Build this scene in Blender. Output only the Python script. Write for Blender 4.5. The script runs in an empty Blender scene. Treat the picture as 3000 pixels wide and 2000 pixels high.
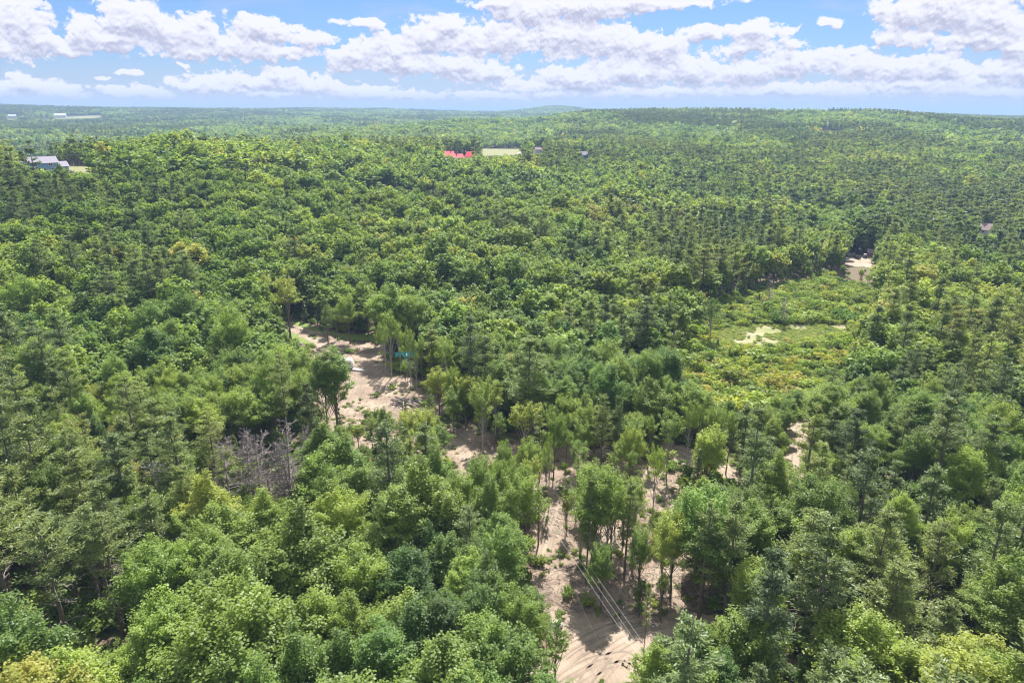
import bpy, math, random
import numpy as np
from math import radians as R
SC = bpy.context.scene
COL = SC.collection
# ------------------------------------------------------------------ camera
CAMH, PITCH, F = 72.0, R(18.6), 1990.0        # F: focal length in pixels of a 3000 px wide frame
CP, SP = math.cos(PITCH), math.sin(PITCH)
cam = bpy.data.cameras.new('camera'); cam.sensor_width = 36; cam.lens = 36*F/3000
cam.clip_start = 0.5; cam.clip_end = 30000
co = bpy.data.objects.new('camera', cam); COL.objects.link(co)
co.location = (0, 0, CAMH); co.rotation_euler = (math.pi/2-PITCH, 0, 0)
SC.camera = co
SC.view_settings.view_transform = 'Standard'; SC.view_settings.look = 'None'
SC.view_settings.exposure = 1.08; SC.view_settings.gamma = 1.0
SC.view_settings.use_curve_mapping = False
cy = SC.cycles
cy.max_bounces = 5; cy.diffuse_bounces = 4; cy.glossy_bounces = 1; cy.transmission_bounces = 2
cy.transparent_max_bounces = 2; cy.volume_bounces = 0
cy.caustics_reflective = False; cy.caustics_refractive = False
cy.use_denoising = True; cy.denoiser = 'OPENIMAGEDENOISE'; cy.denoising_input_passes = 'RGB_ALBEDO_NORMAL'; cy.use_adaptive_sampling = False
cy.filter_width = 1.1 if hasattr(cy, 'filter_width') else 1.5
# ------------------------------------------------------------------ light
SUN_EL, SUN_AZ = R(57), R(9)                  # azimuth measured from the view direction (+Y) towards +X
sl = bpy.data.lights.new('sun', 'SUN'); sl.energy = 4.9; sl.angle = R(0.5); sl.color = (1, 0.955, 0.89)
so = bpy.data.objects.new('sun', sl); COL.objects.link(so)
so.rotation_euler = (math.pi/2-SUN_EL, 0, math.pi-SUN_AZ)
so.location = (0, 0, 400)

def px_dir(px, py):
    u = (px-1500)/F; v = (1000-py)/F
    return u, CP+v*SP, -SP+v*CP
def azel(px, py):
    x, y, z = px_dir(px, py)
    return math.degrees(math.atan2(x, y)), math.degrees(math.atan2(z, math.hypot(x, y)))

# ------------------------------------------------------------------ node helpers
class NT:
    def __init__(s, tree): s.t = tree; s.n = tree.nodes; s.l = tree.links
    def new(s, typ, **kw):
        nd = s.n.new(typ)
        for k, v in kw.items():
            if k.startswith('i_'):
                nd.inputs[k[2:].replace('_', ' ')].default_value = v
            else: setattr(nd, k, v)
        return nd
    def link(s, a, b): s.l.new(a, b)
    def math(s, op, a, b=None, c=None, clamp=False):
        nd = s.n.new('ShaderNodeMath'); nd.operation = op; nd.use_clamp = clamp
        for i, x in enumerate((a, b, c)):
            if x is None: continue
            if hasattr(x, 'is_linked') or hasattr(x, 'links'): s.l.new(x, nd.inputs[i])
            else: nd.inputs[i].default_value = x
        return nd.outputs[0]
    def vmath(s, op, a, b=None, c=None):
        nd = s.n.new('ShaderNodeVectorMath'); nd.operation = op
        for i, x in enumerate((a, b, c)):
            if x is None: continue
            if hasattr(x, 'links'): s.l.new(x, nd.inputs[i])
            else: nd.inputs[i].default_value = x
        return nd
    def mix(s, f, a, b):
        nd = s.n.new('ShaderNodeMix'); nd.data_type = 'RGBA'
        for sock, x in ((nd.inputs[0], f), (nd.inputs[6], a), (nd.inputs[7], b)):
            if hasattr(x, 'links'): s.l.new(x, sock)
            else: sock.default_value = x if not isinstance(x, tuple) or len(x) == 4 else (*x, 1)
        return nd.outputs[2]
    def ramp(s, f, stops, mode='LINEAR'):
        nd = s.n.new('ShaderNodeValToRGB'); nd.color_ramp.interpolation = mode
        e = nd.color_ramp.elements
        while len(e) < len(stops): e.new(0.5)
        for el, (p, c) in zip(e, stops): el.position = p; el.color = (*c, 1) if len(c) == 3 else c
        s.l.new(f, nd.inputs[0]); return nd.outputs[0]
    def smooth(s, x, a, b, lo=0.0, hi=1.0):
        nd = s.n.new('ShaderNodeMapRange'); nd.interpolation_type = 'SMOOTHSTEP'
        s.l.new(x, nd.inputs[0])
        for i, v in ((1, a), (2, b), (3, lo), (4, hi)): nd.inputs[i].default_value = v
        return nd.outputs[0]

# ------------------------------------------------------------------ sky with cumulus
W = bpy.data.worlds.new('World'); SC.world = W; W.use_nodes = True
w = NT(W.node_tree); w.n.clear()
sky = w.new('ShaderNodeTexSky', sky_type='NISHITA', sun_disc=False, sun_elevation=SUN_EL,
            sun_rotation=SUN_AZ, altitude=100, air_density=1.0, dust_density=0.6, ozone_density=2.2)
# cloud puffs: (centre x, centre y, half width, half height) in picture pixels, turned into sky angles
PUFFS = [(40,70,110,75),(120,120,100,50),(20,150,95,32),(190,150,60,22),
 (250,95,60,60),(380,60,110,62),(500,95,150,60),(330,120,150,35),(600,75,60,45),(760,90,90,45),(700,140,130,40),(900,120,85,38),(560,150,90,22),(830,160,110,20),
 (535,195,28,14),(370,215,46,10),(285,222,26,7),
 (60,255,110,32),(160,270,60,24),(20,225,30,14),
 (400,272,130,20),(560,245,60,27),(640,262,100,24),(820,225,60,32),(740,240,90,30),(930,252,110,32),(1060,272,120,20),(760,278,160,16),(1200,280,160,14),
 (1060,68,68,14),(1040,175,90,34),(1140,140,95,45),(1260,105,90,50),(1330,80,50,38),(1390,130,100,50),(1180,190,130,36),(1320,195,110,38),(1440,215,90,34),
 (1450,10,90,22),(1560,40,110,60),(1700,20,160,42),(1900,10,190,22),(1500,110,110,50),(1640,110,150,65),(1780,130,140,60),(1940,140,120,52),(2060,95,36,26),(2220,95,90,28),(2180,140,90,32),(2320,128,60,20),
 (1560,250,120,30),(1700,232,150,40),(1860,210,160,48),(2020,205,140,50),(2180,215,130,45),(2350,190,100,42),(2500,185,120,38),(2640,200,130,40),(2780,200,120,38),(2900,215,120,34),(3010,210,100,45),
 (2442,64,32,14),(2640,40,90,60),(2780,30,140,70),(2930,55,150,75),(2700,110,90,30),(2880,120,150,30),(2990,150,70,26),(2600,115,60,22),
 (2300,262,240,22),(2650,258,260,26),(2900,270,200,20),(1900,272,260,18),(1500,285,200,12)]
tc = w.new('ShaderNodeTexCoord')
sep = w.new('ShaderNodeSeparateXYZ'); w.link(tc.outputs['Generated'], sep.inputs[0])
az = w.math('MULTIPLY', w.math('ARCTAN2', sep.outputs[0], sep.outputs[1]), 57.29578)
el = w.math('MULTIPLY', w.math('ARCSINE', sep.outputs[2]), 57.29578)
cmb = w.new('ShaderNodeCombineXYZ'); w.link(az, cmb.inputs[0]); w.link(el, cmb.inputs[1])
g = bpy.data.node_groups.new('cloud_density', 'ShaderNodeTree')
g.interface.new_socket('P', in_out='INPUT', socket_type='NodeSocketVector')
g.interface.new_socket('D', in_out='OUTPUT', socket_type='NodeSocketFloat')
g.interface.new_socket('B', in_out='OUTPUT', socket_type='NodeSocketFloat')
q = NT(g); gi = q.new('NodeGroupInput'); go = q.new('NodeGroupOutput')
def noise2(t, vec, scale, detail, rough, dist=0.0, stretch=(1, 1.35, 1)):
    m = t.vmath('MULTIPLY', vec, stretch)
    n = t.new('ShaderNodeTexNoise', noise_dimensions='2D'); t.link(m.outputs[0], n.inputs['Vector'])
    n.inputs['Scale'].default_value = scale; n.inputs['Detail'].default_value = detail
    n.inputs['Roughness'].default_value = rough; n.inputs['Distortion'].default_value = dist
    return n
wn = noise2(q, gi.outputs[0], 0.55, 3, 0.5)
wv = q.vmath('SUBTRACT', wn.outputs['Color'], (0.5, 0.5, 0.5))
wv = q.vmath('MULTIPLY', wv.outputs[0], (2.6, 1.1, 0))
pw = q.vmath('ADD', gi.outputs[0], wv.outputs[0]).outputs[0]
acc = None
for (x, y, a, b) in PUFFS:
    A, E = azel(x, y)
    A2, _ = azel(x+a, y); _, E2 = azel(x, y-b)
    ia, ib = 1/abs(A2-A), 1/abs(E2-E)
    v = q.vmath('MULTIPLY_ADD', pw, (ia, ib, 0), (-A*ia, -E*ib, 0))
    l = q.vmath('LENGTH', v.outputs[0]).outputs['Value']
    s = q.math('SUBTRACT', 1.18, l)
    if acc is None: acc = s
    else:
        acc = q.math('SMOOTH_MAX', acc, s, 0.35)
vo = q.new('ShaderNodeTexVoronoi', feature='SMOOTH_F1', voronoi_dimensions='2D')
vw = noise2(q, gi.outputs[0], 2.2, 4, 0.6)
vv = q.vmath('MULTIPLY_ADD', vw.outputs['Color'], (0.8, 0.8, 0), gi.outputs[0])
vm = q.vmath('MULTIPLY', vv.outputs[0], (1, 1.3, 1)); q.link(vm.outputs[0], vo.inputs['Vector'])
vo.inputs['Scale'].default_value = 1.15; vo.inputs['Detail'].default_value = 3.0
vo.inputs['Roughness'].default_value = 0.55; vo.inputs['Smoothness'].default_value = 0.4
n1 = noise2(q, gi.outputs[0], 0.42, 10, 0.58, 0.1)
d = q.math('MULTIPLY_ADD', q.math('SUBTRACT', n1.outputs[0], 0.5), 1.7, q.math('ADD', acc, 0.3))
d = q.math('MULTIPLY_ADD', q.math('SUBTRACT', 0.42, vo.outputs['Distance']), 0.55, d)
q.link(d, go.inputs[0]); q.link(acc, go.inputs[1])
def dens(off):
    nd = w.new('ShaderNodeGroup', node_tree=g)
    v = w.vmath('ADD', cmb.outputs[0], off); w.link(v.outputs[0], nd.inputs[0]); return nd
d0, d1, d2 = dens((0, 0, 0)), dens((0.05, 0.22, 0)), dens((0.15, 0.75, 0))
mask = w.smooth(d0.outputs[0], 0.02, 0.34)
rel = w.math('SUBTRACT', d0.outputs[0], d1.outputs[0])
rel2 = w.math('SUBTRACT', d0.outputs[0], d2.outputs[0])
thick = w.math('MULTIPLY', w.smooth(d0.outputs[0], 0.25, 1.3), -0.30)
b = w.math('MULTIPLY_ADD', rel, 0.85, w.math('MULTIPLY_ADD', rel2, 0.42, 0.80))
b = w.math('ADD', b, thick)
b = w.math('MINIMUM', w.math('MAXIMUM', b, 0.0), 1.0)
ccol = w.ramp(b, [(0.0, (0.245, 0.245, 0.32)), (0.35, (0.305, 0.305, 0.375)), (0.65, (0.40, 0.395, 0.45)), (1.0, (0.478, 0.472, 0.485))])
# thin cirrus veil
ci = noise2(w, cmb.outputs[0], 0.22, 6, 0.6, 0.6, (0.5, 2.2, 1))
cim = w.math('MULTIPLY', w.smooth(ci.outputs[0], 0.46, 0.75), 0.30)
low = w.smooth(el, -0.5, 5.0, 1.0, 0.0)                    # milky air near the horizon
veil = w.math('MAXIMUM', cim, w.math('MULTIPLY', low, 0.92))
bg1 = w.new('ShaderNodeBackground'); bg1.inputs[1].default_value = 0.055
tint = w.vmath('MULTIPLY', sky.outputs[0], (0.56, 0.75, 1.12)); w.link(tint.outputs[0], bg1.inputs[0])
bgv = w.new('ShaderNodeBackground'); bgv.inputs[0].default_value = (0.30, 0.325, 0.42, 1)
bgc = w.new('ShaderNodeBackground'); w.link(ccol, bgc.inputs[0])
m1 = w.new('ShaderNodeMixShader'); w.link(veil, m1.inputs[0]); w.link(bg1.outputs[0], m1.inputs[1]); w.link(bgv.outputs[0], m1.inputs[2])
# pale broken cloud overhead, above the frame, added as fill light for the forest
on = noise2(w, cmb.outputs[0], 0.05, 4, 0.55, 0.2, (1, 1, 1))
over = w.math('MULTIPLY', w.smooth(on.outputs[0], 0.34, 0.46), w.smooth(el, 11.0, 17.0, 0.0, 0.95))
fade = w.math('MULTIPLY', mask, w.smooth(el, 0.3, 1.9, 0.0, 0.97))
m2 = w.new('ShaderNodeMixShader'); w.link(fade, m2.inputs[0]); w.link(m1.outputs[0], m2.inputs[1]); w.link(bgc.outputs[0], m2.inputs[2])
W.cycles.sampling_method = 'MANUAL'; W.cycles.sample_map_resolution = 256
bg_fill = w.new('ShaderNodeBackground'); bg_fill.inputs[0].default_value = (0.46, 0.485, 0.53, 1)
m3 = w.new('ShaderNodeMixShader'); w.link(over, m3.inputs[0]); w.link(m2.outputs[0], m3.inputs[1]); w.link(bg_fill.outputs[0], m3.inputs[2])
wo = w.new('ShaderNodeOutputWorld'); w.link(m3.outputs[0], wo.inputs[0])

# ------------------------------------------------------------------ terrain
AZT = np.array([-60, -36, -25.5, -13.4, 0, 6.7, 13.4, 25.5, 36, 60.])
DT = np.array([0, 150, 250, 350, 470, 560, 650, 750, 900, 1000, 1200, 1500, 1700, 2000, 2500, 3000, 4000, 5000, 6200, 9000.])
ZT = np.array([
 [0]*8, [0]*8, [0,3,3,1,0,-1,-2,-2], [14,16,15,7,3,-2,-4,-4], [30,35,33,19,8,-3,-6,-6], [34,38,38,27,14,0,-6,-8],
 [28,31,34,31,21,4,-3,-6], [20,22,25,29,25,12,2,-3], [8,10,12,20,24,18,9,3], [5,6,8,13,23,20,14,8],
 [6,6,6,6,15,24,24,18], [14,14,13,26,30,38,40,34], [18,18,16,25,44,52,56,49], [20,20,18,17,32,70,71,47],
 [28,28,26,20,25,60,60,38], [38,38,38,34,30,42,50,35], [86,86,71,61,46,48,50,35], [78,80,79,83,56,50,45,30], [60,60,60,60,50,45,40,30], [30]*8], float)
ZT = np.hstack([ZT, ZT[:, -1:]])
ZT = np.insert(ZT, 5, (ZT[:, 4]+ZT[:, 5])/2, axis=1)
ZT[12:15, 5] = (56, 62, 56); ZT[12:15, 7] = (52, 60, 54); ZT[13, 6] = 67; ZT[12:14, 8] = (42, 40)
def vnoise(x, y, s, seed=0):
    x = np.asarray(x, float)/s; y = np.asarray(y, float)/s
    xi = np.floor(x); yi = np.floor(y); fx = x-xi; fy = y-yi
    fx = fx*fx*(3-2*fx); fy = fy*fy*(3-2*fy)
    def h(a, b):
        t = np.sin(a*127.1+b*311.7+seed*74.7)*43758.5453
        return t-np.floor(t)
    return (h(xi, yi)*(1-fx)+h(xi+1, yi)*fx)*(1-fy)+(h(xi, yi+1)*(1-fx)+h(xi+1, yi+1)*fx)*fy
def sm_interp(t, T):
    i = np.clip(np.searchsorted(T, t, side='right')-1, 0, len(T)-2)
    f = np.clip((t-T[i])/(T[i+1]-T[i]), 0, 1)
    return i, f
def zg(x, y):
    x = np.asarray(x, float); y = np.asarray(y, float)
    d = np.hypot(x, y); a = np.degrees(np.arctan2(x, y))
    a = np.clip(a, -60, 60)
    i, f = sm_interp(a, AZT); f = f*f*(3-2*f)
    j, gq = sm_interp(np.clip(d, 0, 9000), DT)
    g2 = gq*gq*(3-2*gq)*0.5+gq*0.5
    z = (ZT[j, i]*(1-f)+ZT[j, i+1]*f)*(1-g2)+(ZT[j+1, i]*(1-f)+ZT[j+1, i+1]*f)*g2
    amp = np.clip((d-330)/500, 0, 1)
    n = (vnoise(x, y, 170, 1)-.5)*5+(vnoise(x, y, 420, 2)-.5)*7
    z = z+amp*n*np.clip((d-500)/1500, 0.25, 1)
    z = z+44*np.exp(-((a-3.6)/3.3)**2-((d-5300)/600)**2)
    z = z+np.clip((d-330)/200, 0, 1)*0
    return z
def zgs(x, y): return float(zg(np.array([x]), np.array([y]))[0])
def G(px, py, h=0.0, dmax=7000):
    """point of the terrain (raised by h) seen at a picture position"""
    dx, dy, dz = px_dir(px, py)
    hl = math.hypot(dx, dy)
    t = np.concatenate([np.arange(40, 1200, 1.0), np.arange(1200, dmax, 6.0)])
    X = dx/hl*t; Y = dy/hl*t; Z = CAMH+dz/hl*t
    k = np.nonzero(Z < zg(X, Y)+h)[0]
    i = k[0] if len(k) else len(t)-1
    return float(X[i]), float(Y[i]), float(zg(X[i:i+1], Y[i:i+1])[0])
def P(x, y, z):
    dz = z-CAMH
    depth = y*CP-dz*SP
    return 1500+F*x/depth, 1000-F*(y*SP+dz*CP)/depth, depth
def inpoly(px, py, poly):
    px = np.asarray(px, float); py = np.asarray(py, float)
    r = np.zeros(px.shape, bool); n = len(poly)
    for i in range(n):
        x1, y1 = poly[i]; x2, y2 = poly[(i+1) % n]
        if y1 == y2: continue
        c = ((y1 > py) != (y2 > py)) & (px < (x2-x1)*(py-y1)/(y2-y1)+x1)
        r ^= c
    return r

# ------------------------------------------------------------------ mesh helpers
def make_mesh(name, V, Fq=None, Ft=None, mats=(), mi=None, smooth=False, cv=None):
    me = bpy.data.meshes.new(name)
    V = np.asarray(V, np.float32)
    nq = 0 if Fq is None else len(Fq); nt = 0 if Ft is None else len(Ft)
    me.vertices.add(len(V)); me.vertices.foreach_set('co', V.ravel())
    loops = []
    if nq: loops.append(np.asarray(Fq, np.int32).ravel())
    if nt: loops.append(np.asarray(Ft, np.int32).ravel())
    L = np.concatenate(loops)
    me.loops.add(len(L)); me.loops.foreach_set('vertex_index', L)
    tot = np.concatenate([np.full(nq, 4, np.int32), np.full(nt, 3, np.int32)])
    st = np.concatenate([[0], np.cumsum(tot)[:-1]]).astype(np.int32)
    me.polygons.add(nq+nt); me.polygons.foreach_set('loop_start', st)
    try: me.polygons.foreach_set('loop_total', tot)
    except Exception: pass
    for m in mats: me.materials.append(m)
    if mi is not None: me.polygons.foreach_set('material_index', np.asarray(mi, np.int32))
    me.polygons.foreach_set('use_smooth', np.full(nq+nt, smooth))
    if cv is not None:
        at = me.attributes.new('cv', 'FLOAT', 'FACE'); at.data.foreach_set('value', np.asarray(cv, np.float32))
    me.update(); me.validate()
    return me
def link(name, me, parent=None):
    o = bpy.data.objects.new(name, me); COL.objects.link(o)
    if parent is not None: o.parent = parent
    return o
def tag(o, label=None, cat=None, group=None, kind=None):
    if label: o['label'] = label
    if cat: o['category'] = cat
    if group: o['group'] = group
    if kind: o['kind'] = kind
    return o
def empty(name, loc, rz=0, label=None, cat=None, group=None):
    o = bpy.data.objects.new(name, None); COL.objects.link(o); o.empty_display_size = .5
    o.location = loc; o.rotation_euler = (0, 0, rz)
    return tag(o, label, cat, group)
class MB:
    def __init__(s): s.v = []; s.q = []; s.t = []; s.n = 0
    def add(s, V, Q=(), T=()):
        s.v.append(np.asarray(V, float))
        s.q += [[i+s.n for i in f] for f in Q]; s.t += [[i+s.n for i in f] for f in T]
        s.n += len(V); return s
    def box(s, c, d, rz=0, tilt=0):
        h = np.array(d)/2
        V = np.array([[x, y, z] for x in (-1, 1) for y in (-1, 1) for z in (-1, 1)])*h
        if tilt:
            ct, st = math.cos(tilt), math.sin(tilt); V = np.stack([V[:, 0], V[:, 1]*ct-V[:, 2]*st, V[:, 1]*st+V[:, 2]*ct], 1)
        cr, sr = math.cos(rz), math.sin(rz)
        V = np.stack([V[:, 0]*cr-V[:, 1]*sr, V[:, 0]*sr+V[:, 1]*cr, V[:, 2]], 1)+np.array(c)
        return s.add(V, [(0, 1, 3, 2), (4, 6, 7, 5), (0, 4, 5, 1), (2, 3, 7, 6), (0, 2, 6, 4), (1, 5, 7, 3)])
    def tube(s, pts, rad, k=6, cap=True):
        pts = np.asarray(pts, float); n = len(pts)
        rad = np.broadcast_to(np.asarray(rad, float), (n,))
        V = []
        for i in range(n):
            t = pts[min(i+1, n-1)]-pts[max(i-1, 0)]; t = t/(np.linalg.norm(t)+1e-9)
            a = np.cross(t, [0, 0, 1.0] if abs(t[2]) < .95 else [1.0, 0, 0]); a /= np.linalg.norm(a)+1e-9
            b = np.cross(t, a)
            for j in range(k):
                an = 2*math.pi*j/k
                V.append(pts[i]+rad[i]*(math.cos(an)*a+math.sin(an)*b))
        Q = [(i*k+j, i*k+(j+1) % k, (i+1)*k+(j+1) % k, (i+1)*k+j) for i in range(n-1) for j in range(k)]
        T = []
        if cap:
            V.append(pts[-1]); c = len(V)-1
            T = [((n-1)*k+j, (n-1)*k+(j+1) % k, c) for j in range(k)]
        return s.add(V, Q, T)
    def prism(s, poly, ext, axis='x'):
        """closed outline poly [(a,z)] swept between ext[0] and ext[1] along x (or y)"""
        n = len(poly); V = []
        for e in ext:
            for a, z in poly: V.append((e, a, z) if axis == 'x' else (a, e, z))
        Q = [(i, (i+1) % n, n+(i+1) % n, n+i) for i in range(n)]
        T = [(0, i+1, i) for i in range(1, n-1)]+[(n, n+i, n+i+1) for i in range(1, n-1)]
        return s.add(V, Q, T)
    def mesh(s, name, mat, smooth=False):
        return make_mesh(name, np.concatenate(s.v), s.q or None, s.t or None, [mat], smooth=smooth)
    def build(s, name, mat, parent=None, smooth=False):
        return link(name, s.mesh(name, mat, smooth), parent)

# ------------------------------------------------------------------ materials
def mat(name):
    m = bpy.data.materials.new(name); m.use_nodes = True; t = NT(m.node_tree); t.n.clear()
    o = t.new('ShaderNodeOutputMaterial'); return m, t, o
def simple(name, col, rough=0.8, vary=0.15, scale=1.5, metal=0.0):
    m, t, o = mat(name); p = t.new('ShaderNodeBsdfPrincipled')
    c = t.new('ShaderNodeTexCoord'); n = t.new('ShaderNodeTexNoise'); t.link(c.outputs['Object'], n.inputs['Vector'])
    n.inputs['Scale'].default_value = scale; n.inputs['Detail'].default_value = 5
    k = t.math('MULTIPLY_ADD', n.outputs[0], vary*2, 1-vary)
    v = t.vmath('SCALE', col); t.link(k, v.inputs['Scale'])
    t.link(v.outputs[0], p.inputs['Base Color']); p.inputs['Roughness'].default_value = rough
    p.inputs['Metallic'].default_value = metal
    t.link(p.outputs[0], o.inputs[0]); return m
def leafmat(name, stops, trans=0.35, gloss=0.04):
    """leaf colour runs over `stops` with each tree's own tint (0..1); every leaf card varies a little"""
    m, t, o = mat(name)
    a = t.new('ShaderNodeAttribute', attribute_type='INSTANCER', attribute_name='tint')
    c = t.new('ShaderNodeAttribute', attribute_type='GEOMETRY', attribute_name='cv')
    sh = t.new('ShaderNodeAttribute', attribute_type='INSTANCER', attribute_name='shade')
    f = t.math('MULTIPLY_ADD', t.math('SUBTRACT', c.outputs['Fac'], 0.5), 0.16, a.outputs['Fac'])
    col = t.ramp(f, stops)
    k = t.math('MULTIPLY_ADD', c.outputs['Fac'], 0.5, 0.72)
    k = t.math('MULTIPLY', k, t.math('ADD', sh.outputs['Fac'], 0.0))
    v = t.vmath('SCALE', col); t.link(k, v.inputs['Scale'])
    d = t.new('ShaderNodeBsdfDiffuse'); t.link(v.outputs[0], d.inputs[0])
    tr = t.new('ShaderNodeBsdfTranslucent'); v2 = t.vmath('MULTIPLY', v.outputs[0], (1.4, 1.36, 0.52)); t.link(v2.outputs[0], tr.inputs[0])
    mx = t.new('ShaderNodeMixShader'); mx.inputs[0].default_value = trans
    t.link(d.outputs[0], mx.inputs[1]); t.link(tr.outputs[0], mx.inputs[2])
    gl = t.new('ShaderNodeBsdfGlossy'); gl.inputs['Roughness'].default_value = 0.45; gl.inputs[0].default_value = (.9, .95, 1, 1)
    m2 = t.new('ShaderNodeMixShader'); m2.inputs[0].default_value = gloss
    t.link(mx.outputs[0], m2.inputs[1]); t.link(gl.outputs[0], m2.inputs[2])
    t.link(m2.outputs[0], o.inputs[0]); return m
M = {}
M['leaf'] = leafmat('broad_leaves', [(0.0, (0.115, 0.205, 0.05)), (0.3, (0.19, 0.28, 0.06)), (0.6, (0.275, 0.36, 0.07)), (0.85, (0.365, 0.41, 0.08)), (1.0, (0.37, 0.34, 0.10))], 0.54, 0.015)
M['needle'] = leafmat('pine_needles', [(0.0, (0.115, 0.165, 0.07)), (0.4, (0.18, 0.235, 0.08)), (0.75, (0.26, 0.305, 0.085)), (1.0, (0.35, 0.34, 0.10))], 0.44, 0.02)
M['spruce'] = leafmat('spruce_needles', [(0.0, (0.08, 0.11, 0.04)), (0.5, (0.16, 0.19, 0.055)), (1.0, (0.27, 0.26, 0.07))], 0.35, 0.02)
M['bark'] = simple('bark', (0.16, 0.125, 0.10), .9, .35, 3)
M['greybark'] = simple('grey_bark', (0.34, 0.31, 0.29), .9, .3, 3)
M['dead'] = simple('dead_wood', (0.215, 0.18, 0.165), .9, .3, 2)
M['bleached'] = simple('bleached_wood', (0.36, 0.33, 0.31), .9, .3, 2)
M['birch'] = simple('birch_bark', (0.55, 0.53, 0.50), .8, .25, 4)
M['twig'] = simple('grey_twigs', (0.27, 0.23, 0.21), .9, .3, 2)

# ------------------------------------------------------------------ trees
def cards(C, N, a, b, rng, T=None):
    """lozenge leaf cards centred at C facing N"""
    n = len(C); N = N/(np.linalg.norm(N, axis=1, keepdims=True)+1e-9)
    if T is None: T = rng.normal(size=(n, 3))
    T = T-N*(T*N).sum(1, keepdims=True); T /= np.linalg.norm(T, axis=1, keepdims=True)+1e-9
    B = np.cross(N, T)
    a = np.broadcast_to(a, (n,))[:, None]; b = np.broadcast_to(b, (n,))[:, None]
    V = np.stack([C-T*a, C-B*b+T*a*.15, C+T*a, C+B*b+T*a*.15], 1).reshape(-1, 3)
    Q = np.arange(4*n).reshape(-1, 4)
    return V, Q
def broadleaf(seed, H=18, cb=.35, Rx=3.7, ncl=46, nl=150, ls=.27, ragged=.25, narrow_top=0.0, rc=1.35, nu=.85):
    """trunk, limbs and leafy sprays; each spray is a loose flattened cloud of leaves that leans outward and up"""
    rng = np.random.default_rng(seed)
    cz = H*(1+cb)/2; hz = H*(1-cb)/2
    off = rng.normal(size=2)*.4
    lob = rng.uniform(0, 6.28, 3)
    pts = []; tries = 0
    while len(pts) < ncl and tries < 5000:
        tries += 1
        v = rng.normal(size=3); v /= np.linalg.norm(v)
        if v[2] < -.6: continue
        r = rng.uniform(.35, 1.0)**.55
        an = math.atan2(v[1], v[0])
        lb = 1+ragged*(math.sin(an*2+lob[0])*.5+math.sin(an*3+lob[1])*.5+.6*math.sin(v[2]*5+lob[2]))+rng.normal()*.13
        wz = 1-narrow_top*max(v[2], 0)
        p = np.array([off[0]+v[0]*r*(Rx-rc*.3)*lb*wz, off[1]+v[1]*r*(Rx-rc*.3)*lb*wz, cz+v[2]*r*(hz-rc*.35)*(1+.16*rng.normal())])
        if all(np.linalg.norm((p-q)*[1, 1, 1.5]) > rc*.72 for q in pts): pts.append(p)
    pts = np.array(pts)
    Cs, Ns, cvs = [], [], []
    for p in pts:
        r = rc*rng.uniform(.55, 1.25); n = int(nl*(r/rc)**1.6)
        o = (p-np.array([off[0], off[1], cz-hz*.5])); o = o/(np.linalg.norm(o)+1e-6); o = o+np.array([0, 0, .25]); o /= np.linalg.norm(o)
        h1 = np.cross(o, [0, 0, 1.0]); h1 /= np.linalg.norm(h1)+1e-6; h2 = np.cross(h1, o)
        a = np.clip(rng.normal(size=n)*.52, -1.25, 1.3); b_ = rng.normal(size=n)*.42*(1.15-.35*a); c_ = rng.normal(size=n)*.20
        dis = o*(a*r)[:, None]+h1*(b_*r)[:, None]+h2*(c_*r)[:, None]
        dis[:, 2] -= .22*r*(a*a+b_*b_)
        Cs.append(p+dis); Ns.append(np.array([0, 0, nu])+o*(1.15-nu)+h1*(b_*.5)[:, None]+rng.normal(size=(n, 3))*.36)
        cvs.append(np.clip(rng.normal(.5, .2, n)+rng.normal()*.14, 0, 1))
    C = np.concatenate(Cs); N = np.concatenate(Ns); cv = np.concatenate(cvs)
    s = ls*rng.uniform(.7, 1.3, len(C))
    V, Q = cards(C, N, s, s*.72, rng)
    tr = MB(); bend = rng.normal(size=2)*.35
    zt = H*.8; rb = .013*H
    axis = [np.array([bend[0]*t*t+off[0]*t, bend[1]*t*t+off[1]*t, zt*t-(0.3 if t == 0 else 0)]) for t in (0, .15, .35, .6, .8, 1)]
    tr.tube(axis, [rb*1.25, rb, rb*.85, rb*.6, rb*.4, .03], 6)
    for p in pts[rng.permutation(len(pts))[:min(18, len(pts))]]:
        t0 = rng.uniform(max(.3, cb*.85), .75)*min(1, p[2]/H+.05)
        b0 = np.array([bend[0]*t0*t0+off[0]*t0, bend[1]*t0*t0+off[1]*t0, zt*t0])
        mid = (b0+p)/2+np.array([0, 0, -.3])
        tr.tube([b0, mid, p], [rb*.35, rb*.22, .02], 4, False)
    return V, Q, cv, tr
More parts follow.
